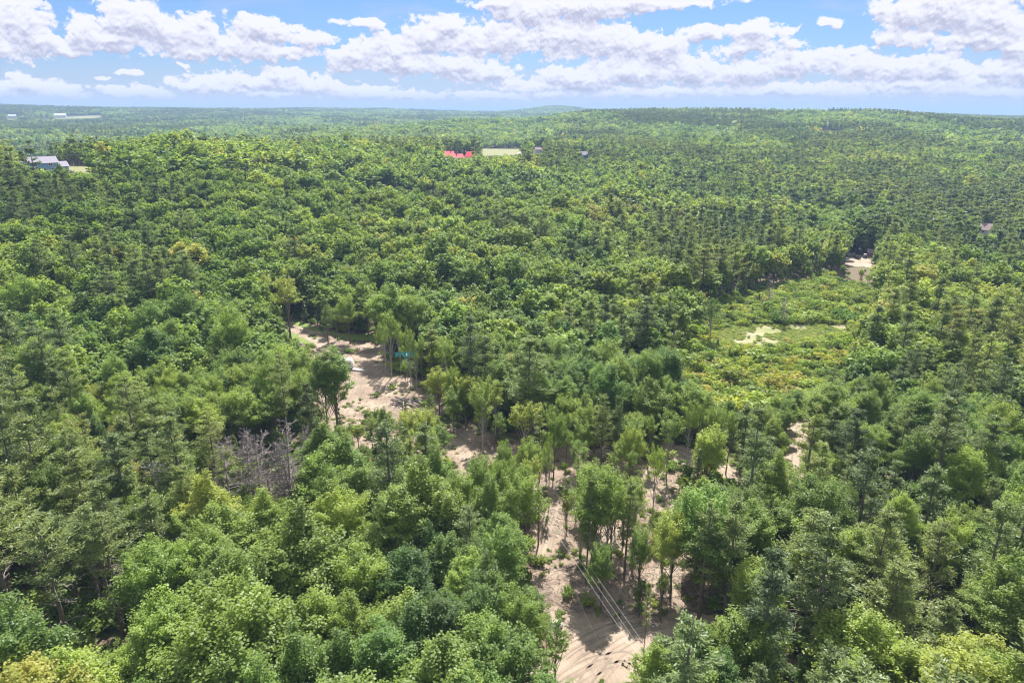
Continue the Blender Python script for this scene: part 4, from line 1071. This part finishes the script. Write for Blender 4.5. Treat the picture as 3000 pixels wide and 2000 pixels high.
# farmhouse under the red roof, and its barn
X, Y, Z = G(1322, 474)
h_ = empty('farmhouse', (X, Y, Z), R(27), 'white farmhouse with bright red metal roof and three chimneys', 'house')
wing(h_, -4, 0, 12.5, 9.5, 5.6, 4.6, 'white_siding', 'red_roof', 0, False); wing(h_, 7.5, .8, 10.5, 7.5, 3.6, 3.6, 'white_siding', 'red_roof', 0, False)
for a, b_ in ((-1.6, 4.2), (1.6, 4.2), (-1.6, 6.9), (1.6, 6.9)): window(h_, -10.25, a, b_, 1.1, 1.5, 'l')
for a in (-8, -5, -2): window(h_, a, -4.75, 3.9, 1.1, 1.5)
chimney(h_, -8, 0, 9, 11.6); chimney(h_, 0, 0, 9, 11.6); chimney(h_, 6.5, .8, 6, 8.4)
X, Y, Z = G(1381, 472)
h_ = empty('red_roofed_barn', (X, Y, Z), R(-24), 'barn with bright red metal roof right of the farmhouse', 'barn')
wing(h_, 0, 0, 9.5, 9, 4.6, 4.6, 'white_siding', 'red_roof', 0, False); b_ = MB(); b_.box((0, -4.56, 1.4), (3.2, .12, 2.8)); b_.build('door', M['brown_roof'], h_)
def small(name, px_, py_, rz, w_, d, e, r, wm, rm, lab, cat, lift=0.0):
    X, Y, Z = G(px_, py_)
    h = empty(name, (X, Y, Z+lift), R(rz), lab, cat); wing(h, 0, 0, w_, d, e, r, wm, rm, 0, False)
    window(h, -w_*.25, -d/2, e*.62, w_*.1+.5, 1.2); window(h, w_*.25, -d/2, e*.62, w_*.1+.5, 1.2); return h
small('grey_roofed_house', 1709, 470, 22, 11.5, 8.5, 6.2, 3.6, 'blue_siding', 'grey_shingle', 'blue grey house with dull grey roof right of the hay field', 'house')
small('white_house', 1576, 449, 10, 8, 7, 4.6, 2.6, 'white_siding', 'brown_roof', 'small white house behind the big tree at the right end of the hay field', 'house')
small('distant_house', 1826, 436, 12, 12, 8, 4.5, 2.6, 'white_siding', 'brown_roof', 'far house with dull brown roof among trees right of the grey roofed house', 'house', 2.0)
small('garden_shed', 1522, 462, 5, 4, 3, 2.4, 1.2, 'white_siding', 'pale_roof', 'tiny white shed below the hay field', 'shed', 1.5)
small('white_barn', 178, 346, 24, 40, 16, 7, 7, 'white_siding', 'pale_roof', 'long white barn beside the pale field on the far left hill', 'barn', 3)
small('white_farm_building', 38, 349, 20, 26, 12, 6, 5, 'white_siding', 'pale_roof', 'white farm building leftmost on the far left hill', 'barn', 5)
small('hill_house', 2412, 381, -15, 16, 9, 5, 3, 'white_siding', 'pale_roof', 'pale house in the small opening high on the right hill', 'house', 5)
small('brown_roofed_house', 2886, 690, -25, 10, 9, 3.4, 3.4, 'white_siding', 'brown_roof', 'low house with plain brown roof among pines near the right edge', 'house', 1)
small('red_shed', 2553, 752, -20, 4.5, 3.6, 2.6, 1.4, 'red_siding', 'brown_roof', 'small dull red shed at the back right of the sandy yard', 'shed')
sheet('cleared_earth', 'reddish bare earth strip high on the right hill', [wp([(2420,377),(2465,377),(2465,383),(2420,383)])], M['earth'], 7.0, 6.0, 5)

# ------------------------------------------------------------------ vehicles
def wheel(par, x, y, r=.36, w_=.24):
    a = MB(); a.tube([(x, y-w_/2, r), (x, y-w_/2+.04, r), (x, y+w_/2-.04, r), (x, y+w_/2, r)], [r*.9, r, r, r*.9], 14)
    wh = a.build('wheel', M['tyre'], par, True)
    sgn = 1 if y > 0 else -1; b_ = MB(); b_.tube([(x, y+sgn*w_*.40, r), (x, y+sgn*(w_/2+.02), r)], [r*.58, r*.5], 12); b_.build('rim', M['steel'], wh)
def vehicle(name, px_, py_, rz, paint, pickup, lab, cat):
    X, Y, Z = G(px_, py_); v = empty(name, (X, Y, Z+.1), R(rz), lab, cat, 'vehicles in the sandy yard')
    L = 5.2 if pickup else 4.5; hw = .92
    prof = [(-L/2, .45), (L/2, .45), (L/2+.05, .8), (L/2-.1, 1.0), (L/2-1.1, 1.08), (-L/2+.2, 1.1), (-L/2, .95)]
    b_ = MB(); b_.prism([(a, z) for a, z in prof], (-hw, hw), 'y'); b_.build('body', M[paint], v)
    if pickup: cab = [(L/2-1.25, 1.06), (L/2-1.75, 1.72), (L/2-3.1, 1.75), (L/2-3.35, 1.08)]
    else: cab = [(L/2-1.15, 1.06), (L/2-1.85, 1.48), (-L/2+.85, 1.5), (-L/2+.15, 1.06)]
    b_ = MB(); b_.prism(cab, (-hw+.12, hw-.12), 'y'); c = b_.build('cab_glass', M['glass'], v)
    xs_ = [p[0] for p in cab]; top = cab[1][1]; b_ = MB(); b_.box(((cab[1][0]+cab[2][0])/2, 0, top+.045), (cab[1][0]-cab[2][0]+.06, 2*hw-.2, .07)); b_.build('roof', M[paint], v)
    if pickup:
        b_ = MB(); b_.box((-L/2+.95, 0, 1.125), (1.7, 1.5, .04)); b_.build('load_bed', M['tyre'], v)
        for s in (-1, 1): q_ = MB(); q_.box((-L/2+.95, s*.84, 1.22), (1.9, .1, .3)); q_.build('bed_side', M[paint], v)
    for sx in (-1, 1):
        for sy in (-1, 1): wheel(v, sx*L*.31, sy*.86)
        b_ = MB(); b_.box((L/2+.03, sx*.62, .78), (.08, .3, .16)); b_.build('headlight', M['camper_white'], v)
        b_ = MB(); b_.box((-L/2-.02, sx*.72, .8), (.06, .2, .2)); b_.build('tail_light', M['red_paint'], v)
    b_ = MB(); b_.box((-L/2-.08, 0, .5), (.14, 1.7, .2)); b_.build('bumper', M['steel'], v)
    return v
vehicle('parked_car', 2482, 766, 245, 'white_paint', False, 'white car parked at the left side of the sandy yard', 'car')
vehicle('pickup_truck', 2509, 759, 100, 'black_paint', True, 'black pickup truck parked in the middle of the sandy yard', 'pickup truck')
vehicle('grey_car', 2486, 750, 20, 'camper_grey', False, 'grey car in the shade behind the white car in the yard', 'car')
X, Y, Z = G(2532, 757)
v = empty('small_tractor', (X, Y, Z), R(80), 'small tractor with flat canopy at the back of the sandy yard', 'tractor')
b_ = MB(); b_.box((.7, 0, 1.0), (1.5, .7, .6)); b_.build('hood', M['steel'], v); b_ = MB(); b_.box((-.6, 0, .95), (1.1, .9, .35)); b_.box((-.8, 0, 1.35), (.5, .55, .5)); b_.build('seat', M['black_paint'], v)
b_ = MB(); b_.box((-.55, 0, 2.35), (1.6, 1.4, .08)); cn = b_.build('canopy', M['pale_roof'], v)
for a in (-1.2, .1):
    for s in (-.6, .6): b_ = MB(); b_.tube([(a, s, 1.0), (a, s, 2.33)], .035, 5); b_.build('post', M['steel'], v)
for s in (-1, 1): wheel(v, -.6, s*.75, .7, .36); wheel(v, 1.1, s*.6, .4, .24)
# camper in the upper clearing
X, Y, Z = G(1000, 1083)
v = empty('camper_trailer', (X, Y, Z), R(8), 'white camper trailer with grey lower side parked in the upper clearing', 'camper')
b_ = MB(); pr = [(-3.6, .55), (3.6, .55), (3.75, 1.5), (3.45, 2.55), (3.1, 2.85), (-3.2, 2.85), (-3.6, 2.5)]
b_.prism(pr, (-1.2, 1.2), 'y'); b_.build('body', M['camper_white'], v)
b_ = MB(); b_.box((0, -1.215, 1.05), (7.0, .03, .85)); b_.build('side_band', M['camper_grey'], v)
b_ = MB(); b_.box((0, 0, 2.88), (6.4, 2.3, .06)); ro = b_.build('roof', M['camper_white'], v)
for a in (-1.8, 1.2): b_ = MB(); b_.box((a, 0, 2.98), (.7, .6, .16)); b_.build('roof_vent', M['pale_roof'], ro)
for a, ww in ((-2.4, 1.1), (0, 1.0), (2.5, .9)): b_ = MB(); b_.box((a, -1.225, 1.9), (ww, .05, .6)); b_.build('window', M['glass'], v)
b_ = MB(); b_.box((1.3, -1.24, 1.45), (.7, .05, 1.75)); d_ = b_.build('door', M['white_trim'], v); b_ = MB(); b_.box((1.55, -1.28, 1.45), (.1, .04, .05)); b_.build('handle', M['steel'], d_)
for a in (-.9, -.1):
    for s in (-1, 1): wheel(v, a, s*1.08, .36)
b_ = MB(); b_.tube([(3.7, -.5, .5), (4.7, 0, .5)], .05, 5); b_.tube([(3.7, .5, .5), (4.7, 0, .5)], .05, 5); b_.tube([(4.6, 0, .6), (4.6, 0, .05)], .05, 5); b_.build('hitch', M['steel'], v)
X, Y, Z = G(1052, 1088)
v = empty('small_boat', (X, Y, Z+.05), R(-15), 'small pale boat lying on the sand right of the camper', 'boat')
b_ = MB(); pts_o = [(-1.9, -.6), (.8, -.62), (1.9, 0), (.8, .62), (-1.9, .6)]; pts_i = [(x*.9, y*.84) for x, y in pts_o]; n = 5
V_ = [(x*.85, y*.6, 0) for x, y in pts_o]+[(x, y, .5) for x, y in pts_o]+[(x, y, .5) for x, y in pts_i]+[(x*.85, y*.7, .12) for x, y in pts_i]
Q_ = [(k*5+i, k*5+(i+1) % 5, (k+1)*5+(i+1) % 5, (k+1)*5+i) for k in range(3) for i in range(5)]; T_2 = [(0, i+1, i) for i in range(1, 4)]+[(15, 15+i, 16+i) for i in range(1, 4)]
b_.add(V_, Q_, T_2); b_.build('hull', M['camper_white'], v); b_ = MB(); b_.box((-.3, 0, .36), (.3, 1.0, .05)); b_.build('bench', M['cut_wood'], v)
# teal shelter
X, Y, Z = G(1190, 1062)
v = empty('tarp_shelter', (X, Y, Z), R(14), 'teal tarp shelter on poles among trees at the upper clearing', 'shelter')
b_ = MB(); b_.prism([(-2.4, 2.3), (0, 3.3), (2.4, 2.3), (2.4, 2.38), (0, 3.4), (-2.4, 2.38)], (-3.2, 3.2)); b_.build('tarp_roof', M['teal_tarp'], v)
b_ = MB(); b_.box((0, 2.3, 1.2), (6.2, .05, 2.2)); b_.box((3.1, 0, 1.2), (.05, 4.5, 2.2)); b_.box((-1.6, -2.3, 1.5), (2.8, .05, 1.7)); b_.build('tarp_wall', M['teal_tarp'], v)
for a in (-3.1, 0, 3.05):
    for s in (-2.36, 2.36): b_ = MB(); b_.tube([(a, s, 0), (a, s, 2.35)], .05, 5); b_.build('pole', M['steel'], v)
# log pile, every log its own
rg = random.Random(31)
lx, ly, lz = G(1195, 1190)
LB = ['longest grey log on top of the pile', 'grey log beside the longest one on the pile', 'log slanting to the lower right of the pile', 'thick log at the left foot of the pile', 'short log at the upper left of the pile', 'pale log in the middle of the pile', 'log poking out to the left of the pile',
 'thin log along the front of the pile', 'log under the longest one', 'crooked log at the right end of the pile', 'log lying behind the pile', 'short thick log at the front left of the pile', 'thin pale log crossing the pile', 'log at the bottom right of the pile', 'low log half hidden under the pile', 'loose log just below the pile']
for i in range(16):
    L = rg.uniform(5, 9); r = rg.uniform(.12, .24); an = rg.gauss(-.75, .28); lay = i % 4
    cx = lx+rg.uniform(-3, 3.4); cyy = ly+rg.uniform(-1.6, 1.6); z = .2+lay*.3+rg.uniform(0, .1)
    o = empty('log', (cx, cyy, z), an, LB[i], 'log', 'logs heaped in the upper clearing')
    b_ = MB(); b_.tube([(-L/2, 0, 0), (-L/6, rg.uniform(-.1, .1), .03), (L/4, rg.uniform(-.12, .12), 0), (L/2, 0, rg.uniform(-.1, .15))], [r, r*.95, r*.8, r*.62], 8); k = b_.build('bark', M['log_bark'], o, True)
    e_ = MB(); e_.tube([(-L/2-.02, 0, 0), (-L/2+.01, 0, 0)], [r*.92, r*.92], 8); e_.add([(-L/2-.021, 0, 0)]+[(-L/2-.021, r*.9*math.cos(t*6.283/8), r*.9*math.sin(t*6.283/8)) for t in range(8)], (), [(0, 1+t, 1+(t+1) % 8) for t in range(8)]); e_.build('cut_end', M['cut_wood'], o)
# boulders
for (bx, by, s, lab) in ((1628, 1842, 1.0, 'pale boulder on the bank above the dirt road'), (1605, 1872, .4, 'small pale stone below the boulder by the road'), (882, 1012, .6, 'grey stone at the left of the upper clearing')):
    X, Y, Z = G(bx, by); rb = np.random.default_rng(bx); V_ = []; nu, nv = 12, 8
    for j in range(nv+1):
        for i in range(nu):
            a = 2*math.pi*i/nu; p = math.pi*j/nv; dx, dy, dz = math.sin(p)*math.cos(a), math.sin(p)*math.sin(a), math.cos(p)
            rr_ = 1+.16*math.sin(3*dx+bx)+.14*math.sin(4*dy+2)+.1*math.sin(5*dz+bx)
            V_.append((dx*rr_*1.0*s, dy*rr_*.8*s, dz*rr_*.7*s))
    Q_ = [(j*nu+i, j*nu+(i+1) % nu, (j+1)*nu+(i+1) % nu, (j+1)*nu+i) for j in range(nv) for i in range(nu)]
    o = link('boulder', make_mesh('boulder', V_, Q_, None, [M['rock']])); o.location = (X, Y, Z+.3*s); tag(o, lab, 'boulder', 'boulders')
# power line
def pole(px_, py_, H, lab, arm=True):
    X, Y, Z = G(px_, py_) if py_ else px_
    o = empty('utility_pole', (X, Y, Z), 0, lab, 'utility pole', 'utility poles')
    b_ = MB(); b_.tube([(0, 0, -.5), (0, 0, H*.5), (0, 0, H)], [.17, .15, .11], 8); b_.build('post', M['pole_wood'], o, True)
    if arm:
        b_ = MB(); b_.box((0, -.14, H-.5), (1.9, .1, .12)); c = b_.build('crossarm', M['pole_wood'], o)
        for a in (-.85, 0, .85): b_ = MB(); b_.tube([(a, -.14, H-.44), (a, -.14, H-.22)], [.05, .035], 6); b_.build('insulator', M['camper_white'], c)
    return np.array([X, Y, Z+H-.2])
def wire(a, b2, sag, lab, r=.022, m='wire'):
    pts = [a+(b2-a)*t-np.array([0, 0, sag*4*t*(1-t)]) for t in np.linspace(0, 1, 25)]
    b_ = MB(); b_.tube(pts, r, 5); tag(b_.build('power_wire', M[m]), lab, 'wire', 'overhead wires')
pa = pole(1577, 1602, 9.6, 'brown wooden utility pole left of the cut in the clearing')
pb = pole((28.5, 33.0, 0.0), 0, 9.6, 'utility pole beside the road below the bottom frame')
for k, (a, l) in enumerate(((-.85, 'left pale overhead wire crossing the cut to the bottom edge'), (0, 'middle pale overhead wire crossing the cut to the bottom edge'), (.85, 'right pale overhead wire crossing the cut to the bottom edge'))):
    wire(pa+np.array([a, -.14, 0]), pb+np.array([a, -.14, 0]), 1.1, l, .010)
wire(pa+np.array([0, -.1, -3.0]), pb+np.array([-5.5, -2, -5.0]), 1.6, 'thin dark low wire above the pale dirt road', .012, 'dark_wire')
pc = pole(323, 489, 10, 'utility pole beside the lawn right of the blue house')
pd = pole(-160, 506, 10, 'utility pole beyond the left frame by the blue house')
for k, a in enumerate((-.8, .8)): wire(pc+np.array([a, 0, 0]), pd+np.array([a, 0, 0]), 2.0, ('upper', 'lower')[k]+' dark wire strung behind the blue house', .05, 'dark_wire')
# bare birch stems
for (bx, by, ty, lab) in ((1976, 2030, 1904, 'left bare white birch stem near the bottom edge'), (2000, 2030, 1900, 'right bare white birch stem near the bottom edge')):
    X, Y, Z = G(bx, by); hh = 2
    while P(X, Y, Z+hh)[1] > ty: hh += .1
    b_ = MB(); b_.tube([(0, 0, -.2), (.12, 0, hh*.5), (-.1, .1, hh)], [.11, .09, .04], 6); b_.tube([(0, 0, hh*.6), (.5, .2, hh*.75)], [.03, .012], 4)
    o = b_.build('birch_stem', M['birch'], None, True); o.location = (X, Y, Z); tag(o, lab, 'tree stem', 'bare birch stems')
# slash, twigs and stones on the sand
V_ = []; b_ = MB(); st_ = MB()
n = 0
while n < 5200:
    px_, py_ = rg.uniform(740, 2050), rg.uniform(920, 1880)
    dx, dy, dz = px_dir(px_, py_); t = CAMH/-dz; x, y = dx*t, dy*t
    if not inpoly(x, y, W_SAND) or vnoise(np.array([x]), np.array([y]), 9, 55)[0] < .42: continue
    n += 1; an = rg.uniform(0, 3.14); L = rg.uniform(.3, 1.5); z = .1+rg.uniform(0, .12)
    c, s = math.cos(an)*L/2, math.sin(an)*L/2
    b_.tube([(x-c, y-s, z), (x+c, y+s, z+rg.uniform(-.04, .2))], [.035, .02], 3, False)
tag(b_.build('brush_debris', M['dead']), 'grey twigs and slash strewn over the sandy clearing', 'brush', kind='stuff')
# wheel tracks pressed into the sand
M['rut'] = sand_mat('rut_sand', (.20, .15, .11), (.29, .225, .17), (.36, .29, .22), .1)
M['rut2'] = sand_mat('damp_rut', (.18, .135, .10), (.245, .19, .145), (.31, .245, .19), .2)
b_ = MB(); b2_ = MB()
PATHS = [[(738,921),(800,938),(880,965),(960,1000),(1010,1040),(1040,1100),(1030,1160),(980,1230),(940,1300)],[(960,1000),(1040,1022),(1110,1040),(1120,1080),(1060,1120),(1020,1180)],
 [(1300,1240),(1380,1290),(1450,1330),(1560,1370),(1640,1420),(1650,1500),(1620,1580),(1600,1680),(1620,1780)],[(1960,1400),(1900,1440),(1800,1450),(1700,1440),(1620,1430),(1500,1400),(1380,1380)],
 [(1540,2040),(1590,1975),(1680,1905),(1800,1850),(1920,1826),(2050,1812)],[(1700,2060),(1740,1990),(1800,1920),(1900,1860),(2000,1835)],[(1560,2080),(1640,2000),(1740,1950),(1830,1930),(1870,1950),(1850,2060)],
 [(2345,1232),(2340,1300),(2325,1400),(2318,1500),(2270,1500)],[(1940,1305),(2060,1355),(2150,1395),(2215,1440)]]
for pi_, ph in enumerate(PATHS):
    p_ = np.array([G(a, b)[:2] for a, b in ph]); tt = np.linspace(0, len(p_)-1, 160)
    X_ = np.interp(tt, np.arange(len(p_)), p_[:, 0]); Y_ = np.interp(tt, np.arange(len(p_)), p_[:, 1])
    ker = np.ones(15)/15; X_ = np.convolve(np.pad(X_, 7, 'edge'), ker, 'valid'); Y_ = np.convolve(np.pad(Y_, 7, 'edge'), ker, 'valid')
    tx = np.gradient(X_); ty_ = np.gradient(Y_); l_ = np.hypot(tx, ty_)+1e-9; nx_, ny_ = -ty_/l_, tx/l_
    for rep_ in range(3):
        o0 = rg.uniform(-1.2, 1.2)
        for sd in (-.85, .85):
            w0 = .17*(.6+.8*vnoise(X_+rep_*9, Y_, 3, 5)); oo = o0+sd+(vnoise(X_, Y_+rep_*7, 9, 6)-.5)*.5
            z_ = zg(X_, Y_)+.098+.004*rep_+(.001 if sd > 0 else 0)
            V_ = np.concatenate([np.stack([X_+nx_*(oo-w0), Y_+ny_*(oo-w0), z_], 1), np.stack([X_+nx_*(oo+w0), Y_+ny_*(oo+w0), z_], 1)])
            n_ = len(X_); (b_ if (rep_+pi_) % 2 else b2_).add(V_, [(i, n_+i, n_+i+1, i+1) for i in range(n_-1) if vnoise(np.array([X_[i]]), np.array([Y_[i]]), 5, 7+rep_)[0] > .35])
tag(b_.build('wheel_tracks', M['rut']), 'pale wheel tracks pressed into the sandy ground', kind='structure'); tag(b2_.build('damp_wheel_tracks', M['rut2']), 'darker damp wheel tracks in the sandy ground', kind='structure')
# root and stone heap at the left end of the meadow
X, Y, Z = G(2090, 1030); b_ = MB()
for i in range(70):
    a = rg.uniform(0, 6.28); r = abs(rg.gauss(0, 1.6)); L = rg.uniform(.6, 2.2); an = rg.uniform(0, 6.28); z = max(0, .9-r*.3)+.1
    b_.tube([(r*math.cos(a), r*math.sin(a), z*rg.random()), (r*math.cos(a)+L*math.cos(an), r*math.sin(a)+L*math.sin(an), z)], [.12, .05], 4)
o = b_.build('brush_pile', M['dead']); o.location = (X, Y, Z+.05); tag(o, 'grey heap of brush and roots under the lone tree left of the meadow', 'brush pile')
# ------------------------------------------------------------------ air
hm, t, o_ = mat('haze'); pv = t.new('ShaderNodeVolumePrincipled'); pv.inputs['Density'].default_value = 1.5e-4
pv.inputs['Color'].default_value = (.42, .62, .95, 1); pv.inputs['Anisotropy'].default_value = 0.0
t.link(pv.outputs[0], o_.inputs['Volume'])
zmin = float(GZ.min())-1.0; zmax = 160.0
b_ = MB(); b_.box((0, 0, (zmin+zmax)/2), (33000, 33000, zmax-zmin))
tag(b_.build('haze', hm), 'thin bluish summer haze over the far hills', 'haze', kind='stuff')
